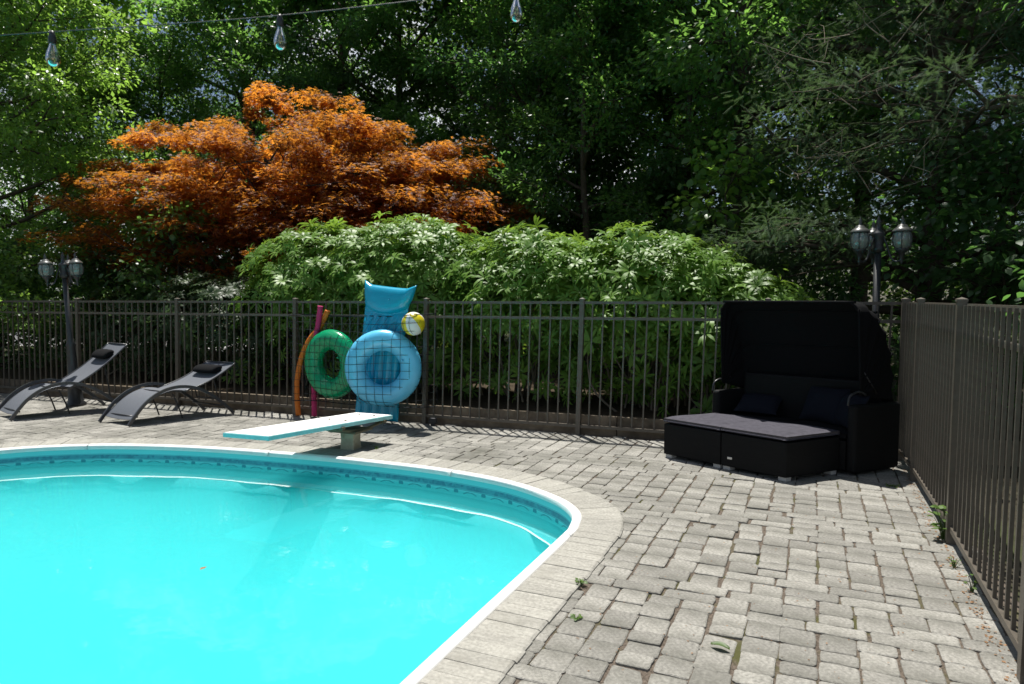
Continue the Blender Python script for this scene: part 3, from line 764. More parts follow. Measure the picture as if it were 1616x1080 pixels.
# net draped over the toys
def net():
    cell = .094; xs = np.arange(-6.30, -4.10, cell) - .06; zs = np.arange(.22, 1.42, cell)
    sub = 4; X = np.linspace(xs[0], xs[-1], (len(xs) - 1) * sub + 1); Z = np.linspace(zs[0], zs[-1], (len(zs) - 1) * sub + 1)
    XX, ZZ = np.meshgrid(X, Z, indexing='ij'); D = np.full(XX.shape, -.045)        # distance in front of the fence line
    def tor(c, Rr, r, yaw):
        dx = (XX - c[0]) / math.cos(yaw); q = np.sqrt(dx ** 2 + (ZZ - c[2]) ** 2) - Rr; h = np.sqrt(np.maximum(0, r * r - q * q)) * .82
        y = c[1] + dx * math.sin(yaw) - h; ok = np.abs(q) < r
        return np.where(ok, FENCE_Y(XX) - y, -9)
    D = np.maximum(D, tor((gx, 6.98, .715), .312, .130, R(-6))); D = np.maximum(D, tor((bx_, 6.84, .715), .335, .127, R(24)))
    rr = (XX + 4.33) ** 2 + (ZZ - 1.25) ** 2
    D = np.maximum(D, np.where(rr < .140 ** 2, FENCE_Y(XX) - (6.90 - np.sqrt(np.maximum(0, .140 ** 2 - rr))), -9))
    D = np.maximum(D, np.where((np.abs(XX + 4.98) < .30), .19, -9))
    D = np.maximum(D, np.where((np.abs(XX + 6.19) < .04), .19, -9))
    S = D + .006; E_ = D.copy()
    E_[:] = .03; E_ = np.maximum(E_, S)
    for _ in range(420):
        A = E_.copy()
        A[1:-1, 1:-1] = .25 * (E_[2:, 1:-1] + E_[:-2, 1:-1] + E_[1:-1, 2:] + E_[1:-1, :-2])
        A[0] = .035; A[-1] = .035; A[:, -1] = np.maximum(.03, S[:, -1]); A[1:-1, 0] = .5 * (E_[2:, 0] + E_[:-2, 0])
        E_ = np.maximum(A, S)
    sagz = -.05 * np.sin(math.pi * np.clip((XX - X[0]) / (X[-1] - X[0]), 0, 1)) * np.clip((ZZ - .3) / .9, 0, 1) + .03 * (XX + 5.2) * np.clip((ZZ - .9), 0, 1)
    wob = .008 * np.sin(9 * XX + 4 * ZZ) 
    P = np.stack([XX + wob, FENCE_Y(XX) - E_ - .006, ZZ + sagz * .5 + .007 * np.sin(7 * XX - 5 * ZZ)], 2)
    mb = MB()
    for i in range(0, len(X), sub): mb.tube(P[i], .0026, 4, False)
    for j in range(0, len(Z), sub): mb.tube(P[:, j], .0055 if j in (0, len(Z) - 1) else .0026, 4, False)
    o = mb.build('net', M['net']); return prop(o, 'black square mesh net stretched over the pool toys', 'net')
net()

# ------------------------------------------------------------------ daybed with canopy
F0 = np.array((-.185, 6.12)); av = np.array((-math.cos(R(-24)), -math.sin(R(-24)))); bv = np.array((math.cos(R(49)), math.sin(R(49))))
S0, S1, T0, T1 = -.13, 1.28, .65, 1.01
def Q(s, t, z):                                # the sofa is deeper on the side of the fence corner
    t = t if t < T0 else T0 + (t - T0) * (1 + .6 * max(0, 1 - (s - S0) / (S1 - S0)))
    return (F0[0] + av[0] * s + bv[0] * t, F0[1] + av[1] * s + bv[1] * t, z)
rattan = None
def rattan_mat():
    m, t, b = nodes_of('black_rattan')
    co = N(t, 'ShaderNodeTexCoord').outputs['Object']
    wv = N(t, 'ShaderNodeTexBrick'); mp = N(t, 'ShaderNodeMapping'); mp.inputs['Rotation'].default_value = (R(90), 0, 0)
    wv.inputs['Scale'].default_value = 1; wv.inputs['Brick Width'].default_value = .05; wv.inputs['Row Height'].default_value = .008; wv.inputs['Mortar Size'].default_value = .0012
    wv.inputs['Color1'].default_value = (.0045, .0047, .0055, 1); wv.inputs['Color2'].default_value = (.008, .0083, .0092, 1); wv.inputs['Mortar'].default_value = (.004, .004, .004, 1)
    t.links.new(co, mp.inputs[0]); t.links.new(mp.outputs[0], wv.inputs['Vector']); t.links.new(wv.outputs['Color'], b.inputs['Base Color'])
    bp = N(t, 'ShaderNodeBump'); bp.inputs['Strength'].default_value = .5; bp.inputs['Distance'].default_value = .003; bp.invert = True
    t.links.new(wv.outputs['Fac'], bp.inputs['Height']); t.links.new(bp.outputs[0], b.inputs['Normal']); b.inputs['Roughness'].default_value = .6; b.inputs['Specular IOR Level'].default_value = .15
    return m
M['rattan'] = rattan_mat()
def qbox(s0, s1, t0, t1, z0, z1, name, mat, parent, bevel=.008, smooth=False, seg=2):
    mb = MB(); P = [Q(s0, t0, 0), Q(s0, t1, 0), Q(s1, t1, 0), Q(s1, t0, 0)]
    mb.prism([p[:2] for p in P], z0, z1); o = mb.build(name, mat, None, smooth, bevel, seg); return child(o, parent)
def cushion(s0, s1, t0, t1, z0, z1, name, mat, parent, puff=.015):
    V = []; F = []; k = 17
    for side in (1, -1):
        for i in range(k):
            for j in range(k):
                a = -1 + 2 * i / (k - 1); b = -1 + 2 * j / (k - 1)
                e = (max(0, 1 - a ** 8) * max(0, 1 - b ** 8)) ** .5
                zc = (z0 + z1) / 2; h = (z1 - z0) / 2
                z = zc + side * (h * (.45 + .55 * e)) + (side > 0) * (puff * (1 - a * a) * (1 - b * b) + .004 * math.sin(5 * a + 3 * b + s0 * 9) * e)
                in_ = .010 * (1 - e); V.append(Q(s0 + (s1 - s0) * (a * (1 - in_) + 1) / 2, t0 + (t1 - t0) * (b * (1 - in_) + 1) / 2, z))
    for sd_ in (0, 1):
        for i in range(k - 1):
            for j in range(k - 1):
                a = sd_ * k * k + i * k + j; f = (a, a + 1, a + k + 1, a + k); F.append(f[::-1] if sd_ == 0 else f)
    rim = [(i, 0) for i in range(k)] + [(k - 1, j) for j in range(1, k)] + [(i, k - 1) for i in range(k - 2, -1, -1)] + [(0, j) for j in range(k - 2, 0, -1)]
    for x, y in zip(rim, rim[1:] + rim[:1]):
        a, b = x[0] * k + x[1], y[0] * k + y[1]; F.append((a, b, b + k * k, a + k * k))
    o = link(name, mesh(name, V, F, True), mat); return child(o, parent)
for nm, s0, s1, lab, lg in (('r', 0, .612, 'black wicker ottoman with faded grey cushion and small metal tag, nearest the viewer', True), ('l', .622, 1.235, 'black wicker ottoman with faded grey cushion on the left of its pair', False)):
    c = Q((s0 + s1) / 2, .34, 0)
    ot = empty('ottoman', c, 0, lab, 'ottoman', 'ottomans of the daybed')
    qbox(s0, s1, 0, .635, .035, .335, 'wicker_base', M['rattan'], ot)
    cushion(s0 - .004, s1 + .004, -.006, .640, .335, .405, 'cushion', M['grey_cloth'], ot, .006)
    for s in (s0 + .045, s1 - .045):
        for t in (.045, .59): qbox(s - .035, s + .035, t - .03, t + .03, 0, .036, 'foot', pmat('foot_metal', (.45, .45, .44), .4, .1), ot, .003)
    if lg: qbox(s0 + .50, s0 + .545, -.0035, .004, .105, .125, 'metal_tag', pmat('tag_metal', (.55, .55, .55), .3, .05, metallic=.6), ot, .001)
dbd = empty('canopy_daybed', Q(.62, 1.0, 0), 0, 'black wicker daybed sofa with raised black folding canopy', 'daybed')
qbox(S0 + .09, S1 - .09, T0, T1 + .02, .035, .30, 'wicker_base', M['rattan'], dbd)
for a, b in ((S0, S0 + .085), (S1 - .085, S1)):
    qbox(a, b, T0 - .01, T1, .02, .625, 'armrest', M['rattan'], dbd, .03, seg=4)
qbox(S0 + .085, S1 - .085, T1 - .07, T1, .30, .80, 'back_panel', M['rattan'], dbd, .03)
cushion(S0 + .09, .615, T0 - .003, T1 - .07, .30, .385, 'seat_cushion', M['black_cloth'], dbd)
cushion(.62, S1 - .09, T0 - .003, T1 - .07, .30, .385, 'seat_cushion', M['black_cloth'], dbd)
def pillow(c, w_, h_, d_, rot, name, mat):
    V = []; F = []; k = 15
    for side in (1, -1):
        for i in range(k):
            for j in range(k):
                a = -1 + 2 * i / (k - 1); b = -1 + 2 * j / (k - 1); e = (max(0, 1 - a * a) * max(0, 1 - b * b)) ** .42
                pin = 1 - .07 * (1 - a * a) * abs(b) ** 3; pin2 = 1 - .07 * (1 - b * b) * abs(a) ** 3
                V.append((a * w_ / 2 * pin2, side * d_ / 2 * e, b * h_ / 2 * pin))
    for sd_ in (0, 1):
        for i in range(k - 1):
            for j in range(k - 1):
                a = sd_ * k * k + i * k + j; f = (a, a + 1, a + k + 1, a + k); F.append(f if sd_ == 1 else f[::-1])
    return link(name, mesh(name, V, F, True), mat, None, c, rot)
az = math.atan2(-av[1], -av[0])
for i, (s, t, z, rx, rz, ww, hh, lab) in enumerate(((.95, .84, .50, -62, 10, .42, .30, 'dark navy pillow lying low at the left of the daybed'), (.36, .86, .56, -28, -12, .42, .36, 'dark navy pillow leaning upright in the middle of the daybed'), (.10, .80, .545, -30, -38, .40, .34, 'dark navy pillow leaning on the right arm of the daybed'))):
    o = pillow(Q(s, t, z), ww, hh, .13, (R(rx), 0, az + R(rz)), 'pillow', M['navy_cloth']); prop(o, lab, 'pillow', 'daybed pillows')
# folding hood: swept U hoops from upright to the back
PZ = .70; HR = .825; TP = .72
def hoop(ang, inset=0.):
    pts = []; w0, w1 = S0 + .045 + inset, S1 - .045 - inset; rad = .12
    hr = HR - inset * .5
    loc = [(w0, 0)] + [(w0, hr - rad)] + [(w0 + rad * (1 - math.cos(q)), hr - rad + rad * math.sin(q)) for q in np.linspace(.3, math.pi / 2, 4)] + \
          [(w1 - rad * (1 - math.sin(q)), hr - rad + rad * math.cos(q)) for q in np.linspace(0, math.pi / 2 - .3, 4)] + [(w1, hr - rad), (w1, 0)]
    P = []
    for s, l in loc: P.append(Q(s, TP + math.cos(ang) * l * (.37 if math.cos(ang) > 0 else .37), PZ + math.sin(ang) * l))
    return np.array(P)
def dense(P, m=3):
    out = []
    for a, b in zip(P[:-1], P[1:]):
        for k in range(m): out.append(a + (b - a) * k / m)
    out.append(P[-1]); return np.array(out)
angs = [R(97), R(80), R(62), R(45), R(28), R(10), R(-6)]
rows = []
for i, a in enumerate(np.linspace(angs[0], angs[-1], 25)):
    sag = .018 * math.sin(math.pi * ((i % 4) / 4)); rows.append(dense(hoop(a, sag), 3))
rows = np.array(rows); V = rows.reshape(-1, 3); m_ = rows.shape[1]; F = []
for i in range(len(rows) - 1):
    for k in range(m_ - 1): F.append((i * m_ + k, i * m_ + k + 1, (i + 1) * m_ + k + 1, (i + 1) * m_ + k))
hood = link('canopy_cloth', mesh('canopy_cloth', V, F, True), M['black_cloth']); child(hood, dbd)
sol = hood.modifiers.new('thick', 'SOLIDIFY'); sol.thickness = .006
for a in (angs[0], angs[2], angs[4]):
    mb = MB(); mb.tube(catmull(hoop(a, .004), 3), .011, 8); child(mb.build('canopy_hoop', M['black_cloth'], None, True), dbd)
for s in (S0 + .045, S1 - .045):
    mb = MB(); mb.tube(catmull([Q(s, TP - .12, .62), Q(s, TP - .10, .70), Q(s, TP - .02, .735), Q(s, TP + .04, .70)], 4), .010, 8); child(mb.build('hinge_bracket', M['black_metal'], None, True), dbd)
    mb = MB(); mb.tube([Q(s, TP + .02, .90), Q(s - .0, TP + .13, .70)], .006, 6); child(mb.build('gas_strut', M['black_metal'], None, True), dbd)

# ------------------------------------------------------------------ lamp posts
def lamp(loc, label, rz, H=2.02, tilt=(0, 0)):
    root = empty('lamp_post', loc, rz, label, 'lamp post', 'triple lantern lamp posts'); root.rotation_euler = (tilt[0], tilt[1], rz)
    mb = MB(); mb.lathe([(0, 0), (.13, 0), (.13, .03), (.10, .06), (.085, .30), (.095, .33), (.07, .37), (.055, .85), (.066, .88), (.045, .93), (.035, .97), (.033, H), (0, H)], 20); mb.build('column', M['lantern'], root, True)
    mb = MB(); mb.lathe([(.033, 0), (.062, .02), (.062, .05), (.05, .07), (.052, .15), (.066, .18), (.058, .20), (.028, .23), (.022, .29), (.026, .31), (.008, .35), (0, .38)], 16, (0, 0, H - .02)); mb.build('finial', M['lantern'], root, True)
    for k in range(3):
        a = R(90 + 120 * k); c, s = math.cos(a), math.sin(a); d = .215
        P = [(r_ * c, r_ * s, H + z) for r_, z in ((.05, .13), (.085, .04), (.12, -.07), (.165, -.11), (d, -.09), (d, -.05))]
        mb = MB(); mb.tube(catmull(P, 5), .010, 8); mb.build('arm', M['lantern'], root, True)
        ln = empty('lantern', (d * c, d * s, H - .06)); ln.parent = root
        mb = MB(); mb.lathe([(0, -.09), (.008, -.07), (.018, -.05), (.012, -.02), (.022, 0), (.030, .03), (.055, .05), (.062, .07), (.052, .078), (0, .078)], 14); mb.build('lantern_base', M['lantern'], ln, True)
        mb = MB(); mb.lathe([(.060, .075), (.080, .10), (.088, .14), (.087, .18), (.079, .218), (.070, .235)], 18); mb.build('glass', M['lamp_glass'], ln, True)
        for q in range(6):
            b = R(60 * q + 15); mb = MB(); mb.tube([(rr * math.cos(b), rr * math.sin(b), z) for rr, z in ((.062, .075), (.083, .10), (.091, .14), (.090, .18), (.082, .218), (.072, .236))], .0045, 5); mb.build('glazing_bar', M['lantern'], ln)
        mb = MB(); mb.lathe([(.085, .232), (.092, .236), (.090, .246), (.070, .268), (.045, .285), (.040, .30), (.018, .31), (.014, .335), (.018, .35), (.006, .375), (0, .40)], 18); mb.build('cap', M['lantern_cap'], ln, True)
    return root
lamp((.56, 7.72, 0), 'black lamp post with three lanterns behind the canopy daybed', R(8), 2.02)
lamp((-9.75, 6.42, 0), 'black lamp post with three lanterns behind the far left lounger', R(40), 1.86, (0, R(-2.5)))

# ------------------------------------------------------------------ string lights
sl = empty('string_light', (-1.96, 2.16, 2.7), 0, 'string of clear filament bulbs hanging on a wire overhead', 'string lights')
WP = [(-5.2, .75, 2.46), (-3.6, 1.43, 2.545), (-2.782, 1.796, 2.60), (-1.961, 2.164, 2.665), (-1.109, 2.548, 2.775), (-.30, 2.91, 2.91), (1.5, 3.72, 3.25), (3.5, 4.6, 3.7)]
mb = MB(); mb.tube(catmull(WP, 8), .0020, 6); child(mb.build('wire', M['wire'], None, True), sl)
for p in (WP[2], WP[3], WP[4]):
    x, y, z = p
    mb = MB(); mb.lathe([(0, .004), (.009, .002), (.011, -.012), (.014, -.020), (.014, -.045), (.010, -.050), (0, -.050)], 14, (x, y, z)); child(mb.build('socket', M['black_metal'], None, True), sl)
    mb = MB(); mb.lathe([(.011, -.048), (.014, -.060), (.021, -.078), (.0255, -.098), (.025, -.112), (.019, -.126), (.009, -.133), (0, -.134)], 18, (x, y, z)); b_ = child(mb.build('bulb', M['bulb'], None, True), sl)
    mb = MB(); mb.tube([(x - .005, y, z - .055), (x - .006, y, z - .10), (x, y, z - .108), (x + .006, y, z - .10), (x + .005, y, z - .055)], .0014, 5); child(mb.build('filament', M['filament'], None), sl)

# ------------------------------------------------------------------ small ground things
sp = empty('garden_spotlight', (-4.22, FENCE_Y(-4.22) - .09, 0), R(15), 'small black garden spotlight at the foot of the back fence', 'spotlight')
mb = MB(); mb.box((0, 0, .062), (.085, .06, .065)); mb.build('housing', M['black_metal'], sp, bevel=.008)
mb = MB(); mb.box((0, 0, .014), (.05, .05, .028)); mb.build('foot', M['black_metal'], sp, bevel=.004)
mb = MB(); mb.tube([(-.05, 0, .02), (-.05, 0, .075), (-.043, 0, .075)], .005, 6); mb.tube([(.05, 0, .02), (.05, 0, .075), (.043, 0, .075)], .005, 6); mb.build('bracket', M['black_metal'], sp)
def weed(loc, nl, h, label, seed, sp_=.08):
    r_ = np.random.default_rng(seed); root = empty('weed', loc, 0, label, 'weed', 'weeds by the fence and joints')
    a = r_.uniform(0, 2 * math.pi, nl); zz = r_.uniform(.25, 1, nl) * h; rad = r_.uniform(.1, 1, nl) * sp_
    pos = np.stack([rad * np.cos(a) * .5, rad * np.sin(a) * .5, zz], 1); d = np.stack([np.cos(a), np.sin(a), r_.uniform(-.3, .5, nl)], 1)
    link('foliage', scatter('foliage', OVAL_V, OVAL_F, pos, d, np.tile((0, 0, 1.), (nl, 1)) + r_.normal(0, .3, (nl, 3)), r_.uniform(.6, 1.1, nl) * max(.025, h * .26), width=1.5), M['moss'], root)
    mb = MB()
    for p in pos: mb.tube([(p[0] * .2, p[1] * .2, 0), (p[0] * .5, p[1] * .5, p[2] * .6), tuple(p)], .0016, 4, False)
    mb.build('stem', M['moss'], root)
weed((.80, 5.06, -.01), 34, .24, 'leafy green weed growing at the second fence post on the right', 1, .14)
weed((.775, 4.55, -.01), 12, .07, 'low green weed by the right fence, below the leafy one', 2)
weed((.80, 4.2, -.01), 10, .10, 'small yellow green weed sprouting under the right fence rail', 5, .05)
weed((-1.125, 3.45, -.005), 22, .030, 'tiny weed tuft in the joint beside the pool coping', 3, .05)
weed((-1.02, 3.07, -.012), 14, .022, 'tiny moss tuft between pavers near the pool coping', 4, .04)
weed((.62, 6.35, -.012), 20, .03, 'low green weed between pavers beside the daybed corner', 6, .10)
weed((-4.10, 5.80, -.01), 12, .035, 'small yellow weed in the shade of the diving board', 8, .05)
# curled green leaf on the pavers
mb = MB(); V = []; F = []
for i in range(9):
    t = i / 8; wv_ = .017 * math.sin(math.pi * min(1, t * .9 + .06)) + .001
    for s in (-1, 0, 1): V.append((t * .085, s * wv_, .006 + .010 * abs(s) + .008 * math.sin(3 * t)))
for i in range(8):
    for s in (0, 1): F.append((i * 3 + s, i * 3 + s + 1, i * 3 + s + 4, i * 3 + s + 3))
mb.add(V, F); o = mb.build('fallen_leaf', M['moss'], None, True, loc=(-.385, 3.06, .002), rot=(0, 0, R(-12))); prop(o, 'curled green leaf lying in a wide joint of the paving', 'leaf')
# dry litter gathered along the fences and in the wide joints
nl = 900; px = np.concatenate([.785 + rng.normal(0, .022, 420), rng.uniform(-1, .75, 480)]); py = np.concatenate([rng.uniform(2.2, 7, 420), rng.uniform(2, 6.5, 480)])
keep = px < .86
pos = np.stack([px, py, np.full(nl, .004)], 1)[keep]; k = len(pos)
lit = link('leaf_litter', scatter('leaf_litter', DIAM_V, DIAM_F, pos, rand_dirs(k, -.1, .1), np.tile((0, 0, 1.), (k, 1)) + rng.normal(0, .25, (k, 3)), np.where(np.arange(nl)[keep] < 420, rng.uniform(.006, .022, nl)[keep], rng.uniform(.004, .012, nl)[keep]), width=1.5), M['dry'])
prop(lit, 'dry brown leaf litter along the right fence', 'leaf litter', kind='stuff')

# ------------------------------------------------------------------ vegetation
def tubes_mesh(name, segs, sides=6):
    mb = MB()
    for P, r in segs: mb.tube(P, r, sides, False)
    return mesh(name, mb.V, mb.F, True)
def tree(name, label, base, H, r0, lean, cb, spread, nl, nleaf, leafmat_, size, seed, tmpl=(DIAM_V, DIAM_F), droop=0., csize=.42, flat=.5, bark='bark', group=None, cat='tree', top_lod=9., nsub=5, hang=.2, wdt=1., el0=.05, trunk_vis=True, upn=1.0):
    r_ = np.random.default_rng(seed)
    root = empty(name, base, 0, label, cat, group)
    n_ = 9; t = np.linspace(0, 1, n_)
    tp = np.stack([lean[0] * t + np.cumsum(r_.normal(0, .05, n_)) * H / 12 * (t > 0), lean[1] * t + np.cumsum(r_.normal(0, .05, n_)) * H / 12 * (t > 0), t * H], 1)
    trunk = [(catmull(tp, 3), np.interp(np.linspace(0, 1, (n_ - 1) * 3 + 1), [0, .06, 1], [r0 * 1.35, r0, r0 * .2]))]
    br = []; cl = []
    for i in range(nl):
        tt = cb + (1 - cb) * ((i + r_.random()) / nl); s0 = np.array([np.interp(tt, t, tp[:, k]) for k in range(3)])
        az_ = i * 2.399 + r_.normal(0, .3); q = (tt - cb) / (1 - cb)
        Lb = spread * (1.0 - .55 * q ** 1.6) * r_.uniform(.75, 1.15); el = el0 + .75 * q + r_.normal(0, .12)
        d = np.array([math.cos(az_) * math.cos(el), math.sin(az_) * math.cos(el), math.sin(el)]); side = np.array([-math.sin(az_), math.cos(az_), 0])
        ss = np.linspace(0, 1, 6); bend = r_.normal(0, .12)
        P = s0 + d * (Lb * ss)[:, None] + side * (bend * Lb * ss ** 2)[:, None] + np.array([0, 0, 1.]) * (Lb * (.12 * ss ** 2 - droop * ss ** 2))[:, None] + r_.normal(0, .03 * Lb / 3, (6, 3)) * ss[:, None]
        rb = r0 * .42 * (1 - .5 * q) + .008
        br.append((P, np.linspace(rb, .008, 6)))
        for k in range(nsub):
            s = .3 + .7 * (k + r_.random()) / nsub; b0 = np.array([np.interp(s, ss, P[:, m]) for m in range(3)])
            a2 = az_ + (1 if k % 2 else -1) * r_.uniform(.4, 1.2); e2 = el * .5 + r_.normal(0.05, .25) - droop * .6
            d2 = np.array([math.cos(a2) * math.cos(e2), math.sin(a2) * math.cos(e2), math.sin(e2)]); L2 = Lb * .42 * r_.uniform(.6, 1.1) * (1.15 - .4 * s)
            P2 = b0 + d2 * (L2 * np.linspace(0, 1, 4))[:, None] + np.array([0, 0, -droop * .4 * L2]) * (np.linspace(0, 1, 4) ** 2)[:, None]
            br.append((P2, np.linspace(max(.008, rb * .35), .004, 4)))
            for f in (.35, .7, 1.0): cl.append((b0 + (P2[-1] - b0) * f + r_.normal(0, .08, 3), d2))
        cl.append((P[-1], d))
    link('trunk', tubes_mesh('trunk', trunk, 12), M[bark], root)
    prop(link('branches', tubes_mesh('branches', br, 5), M[bark], root), kind='stuff')
    C_ = np.array([c[0] for c in cl]); Dd = np.array([c[1] for c in cl]); wz = C_[:, 2] + base[2]
    hi = wz > top_lod; per = nleaf / max(1, (~hi).sum()); cnt = np.where(hi, max(1, per * .14), per); cnt = r_.poisson(cnt)
    idx = np.repeat(np.arange(len(cl)), cnt); m_ = len(idx); sc_ = np.where(hi[idx], 2.6, 1.0)
    cs = csize * r_.uniform(.7, 1.3, len(cl))[idx][:, None]
    off_ = r_.normal(0, 1, (m_, 3)); off_ = off_ / (np.linalg.norm(off_, axis=1)[:, None]) * (r_.random((m_, 1)) ** .45)
    pos = C_[idx] + off_ * cs * np.array([1, 1, flat])
    yd = unit(Dd[idx] * .5 + off_ * .9 + r_.normal(0, .45, (m_, 3))); yd[:, 2] -= hang
    nr = np.array([0, 0, upn]) + r_.normal(0, .42, (m_, 3)) + off_ * .35
    tone = np.clip(r_.random(len(cl))[idx] * .5 + r_.random(m_) * .5, 0, 1)
    link('crown', scatter('crown', tmpl[0], tmpl[1], pos, yd, nr, size * r_.uniform(.7, 1.25, m_) * sc_, tone, wdt), leafmat_, root)
    return root

# ---- rhododendrons: whorls of long leaves
def whorl(seed, nlv=9):
    r_ = np.random.default_rng(seed); V = []; F = []
    for k in range(nlv):
        a = 2 * math.pi * k / nlv + r_.normal(0, .2); dr = r_.uniform(-.25, .55); L_ = r_.uniform(.75, 1.1); wd = r_.uniform(.095, .125)
        d = np.array([math.cos(a), math.sin(a)]); p = np.array([-d[1], d[0]]); i = len(V)
        for s, ww, z in ((.05, .15, 0), (.40, .9, .14 * (1 - dr)), (.72, .9, .16 * (1 - dr) - .12 * dr), (1.0, .05, .10 - .38 * dr)):
            for q in (-1, 1):
                e = d * s * L_ + p * q * ww * wd; V.append((e[0], e[1], (z + .035 * (ww > .5)) * L_))
        for s in range(3): F += [(i + 2 * s, i + 2 * s + 1, i + 2 * s + 3), (i + 2 * s, i + 2 * s + 3, i + 2 * s + 2)]
    return np.array(V), np.array(F)
WH = [whorl(i, 8 + i % 3) for i in range(4)]
def shrub(label, c, rad, nw, mat, seed, size=.16, nobj=60, zmin=.0, grp='rhododendrons behind the fence'):
    r_ = np.random.default_rng(seed); c = np.array(c, float); rad = np.array(rad, float)
    root = empty('rhododendron', (c[0], c[1], .15), 0, label, 'shrub', grp); base = np.array([c[0], c[1], .15])
    d = r_.normal(0, 1, (nw, 3)); d[:, 2] = np.abs(d[:, 2]) * 1.1 - .35; d = d / (np.abs(d) ** 2.8).sum(1, keepdims=True) ** (1 / 2.8)
    # lumpy envelope
    lump = 1 + .06 * np.sin(d[:, 0] * 7 + seed) * np.cos(d[:, 1] * 6) + .05 * np.sin(d[:, 2] * 9 + d[:, 0] * 5) + r_.normal(0, .03, nw)
    depth_ = 1 - (r_.random(nw) ** 1.8) * .55
    pos = c + d * rad * (lump * depth_)[:, None]; nr = unit(d / rad + np.array([0, 0, .55]) + r_.normal(0, .35, (nw, 3)))
    lo = nw // 5; k_ = slice(0, lo)              # skirt of lower leaves down to the ground
    pos[k_] = np.stack([c[0] + r_.uniform(-1, 1, lo) * rad[0] * .95, c[1] - rad[1] * r_.uniform(-.3, .8, lo), r_.uniform(.25, c[2], lo)], 1); nr[k_] = unit(np.array([0, -.7, .5]) + r_.normal(0, .35, (lo, 3)))
    keep = (pos[:, 2] > .25) & ((pos[:, 2] > 1.55) | (r_.random(nw) < .30 + .25 * (pos[:, 2] > 1.2))) & (pos[:, 1] > FENCE_Y(pos[:, 0]) + .12); pos, nr, dep = pos[keep], nr[keep], depth_[keep]
    yd = unit(np.cross(nr, rand_dirs(len(pos)))); sz = size * r_.uniform(.6, 1.3, len(pos))
    # the leaf rosettes that face the pool and stand furthest out are single parts
    score = (-(pos[:, 1] - c[1]) / rad[1] + (pos[:, 2] - c[2]) / rad[2] * .8) * dep; order = np.argsort(-score); own = set(order[:nobj * 2:2].tolist())
    wi = r_.integers(0, 4, len(pos))
    for j in own:
        x = unit(np.cross(yd[j], nr[j])); z = np.cross(x, yd[j]); Mx = Matrix(((x[0], yd[j][0], z[0]), (x[1], yd[j][1], z[1]), (x[2], yd[j][2], z[2])))
        o = link('leaf_rosette', WMESH[mat.name, wi[j]], None, root, pos[j] - base, Mx.to_euler()); o.scale = (sz[j],) * 3
    for q in range(4):
        s = np.array([j for j in range(len(pos)) if wi[j] == q and j not in own])
        o = link('foliage', scatter('foliage', WH[q][0], WH[q][1], pos[s] - base, yd[s], nr[s], sz[s]), mat, root); prop(o, kind='stuff')
    segs = []
    for k in range(26):
        a = r_.uniform(0, 2 * math.pi); e = c + np.array([math.cos(a) * rad[0] * .8, math.sin(a) * rad[1] * .8, 0]) * r_.random() ** .5; e[2] = c[2] + r_.uniform(.0, .75) * rad[2]
        b0 = np.array([c[0] + r_.normal(0, .25) + (e[0] - c[0]) * .45, max(c[1] + r_.normal(0, .2), FENCE_Y(c[0]) + .3), .12]); mid = (b0 + e) / 2 + r_.normal(0, .12, 3)
        segs.append((catmull([b0 - base, mid - base, e - base], 4), np.linspace(.018, .005, 9)))
    link('stems', tubes_mesh('stems', segs, 5), M['bark_light'], root)
    return root
WMESH = {}
for mm in (M['rhodo'], M['rhodo_shaded']):
    for q in range(4):
        me = mesh('leaf_rosette', WH[q][0], WH[q][1], rnd=np.full(len(WH[q][0]), .5)); me.materials.append(mm); WMESH[mm.name, q] = me
shrub('sunlit rhododendron behind the green ring and mattress, tallest of the row', (-5.45, 8.75, 1.45), (1.35, 1.05, 1.22), 2500, M['rhodo'], 1)
shrub('sunlit rhododendron at the left end of the hedge, above the noodles', (-7.0, 8.8, 1.45), (1.45, 1.05, 1.22), 2500, M['rhodo'], 7, .16, 50)
shrub('sunlit rhododendron behind the fence panel right of the blue mattress', (-3.55, 8.75, 1.35), (1.35, 1.0, 1.08), 2300, M['rhodo'], 2)
shrub('sunlit rhododendron behind the fence left of the canopy daybed', (-1.95, 8.75, 1.25), (1.35, .95, 1.12), 2200, M['rhodo'], 3)
shrub('lower rhododendron with spreading shoots above the daybed canopy', (-.85, 8.6, 1.0), (.85, .8, .85), 1300, M['rhodo'], 4, .165, 30)
shrub('dark shaded rhododendron behind the nearer sun lounger', (-9.2, 8.6, 1.0), (1.5, 1.0, .9), 1900, M['rhodo_shaded'], 5, .16, 50)
shrub('dark low rhododendron behind the left lamp post', (-11.4, 8.6, .9), (1.4, .9, .75), 1000, M['rhodo_shaded'], 6, .155, 0)

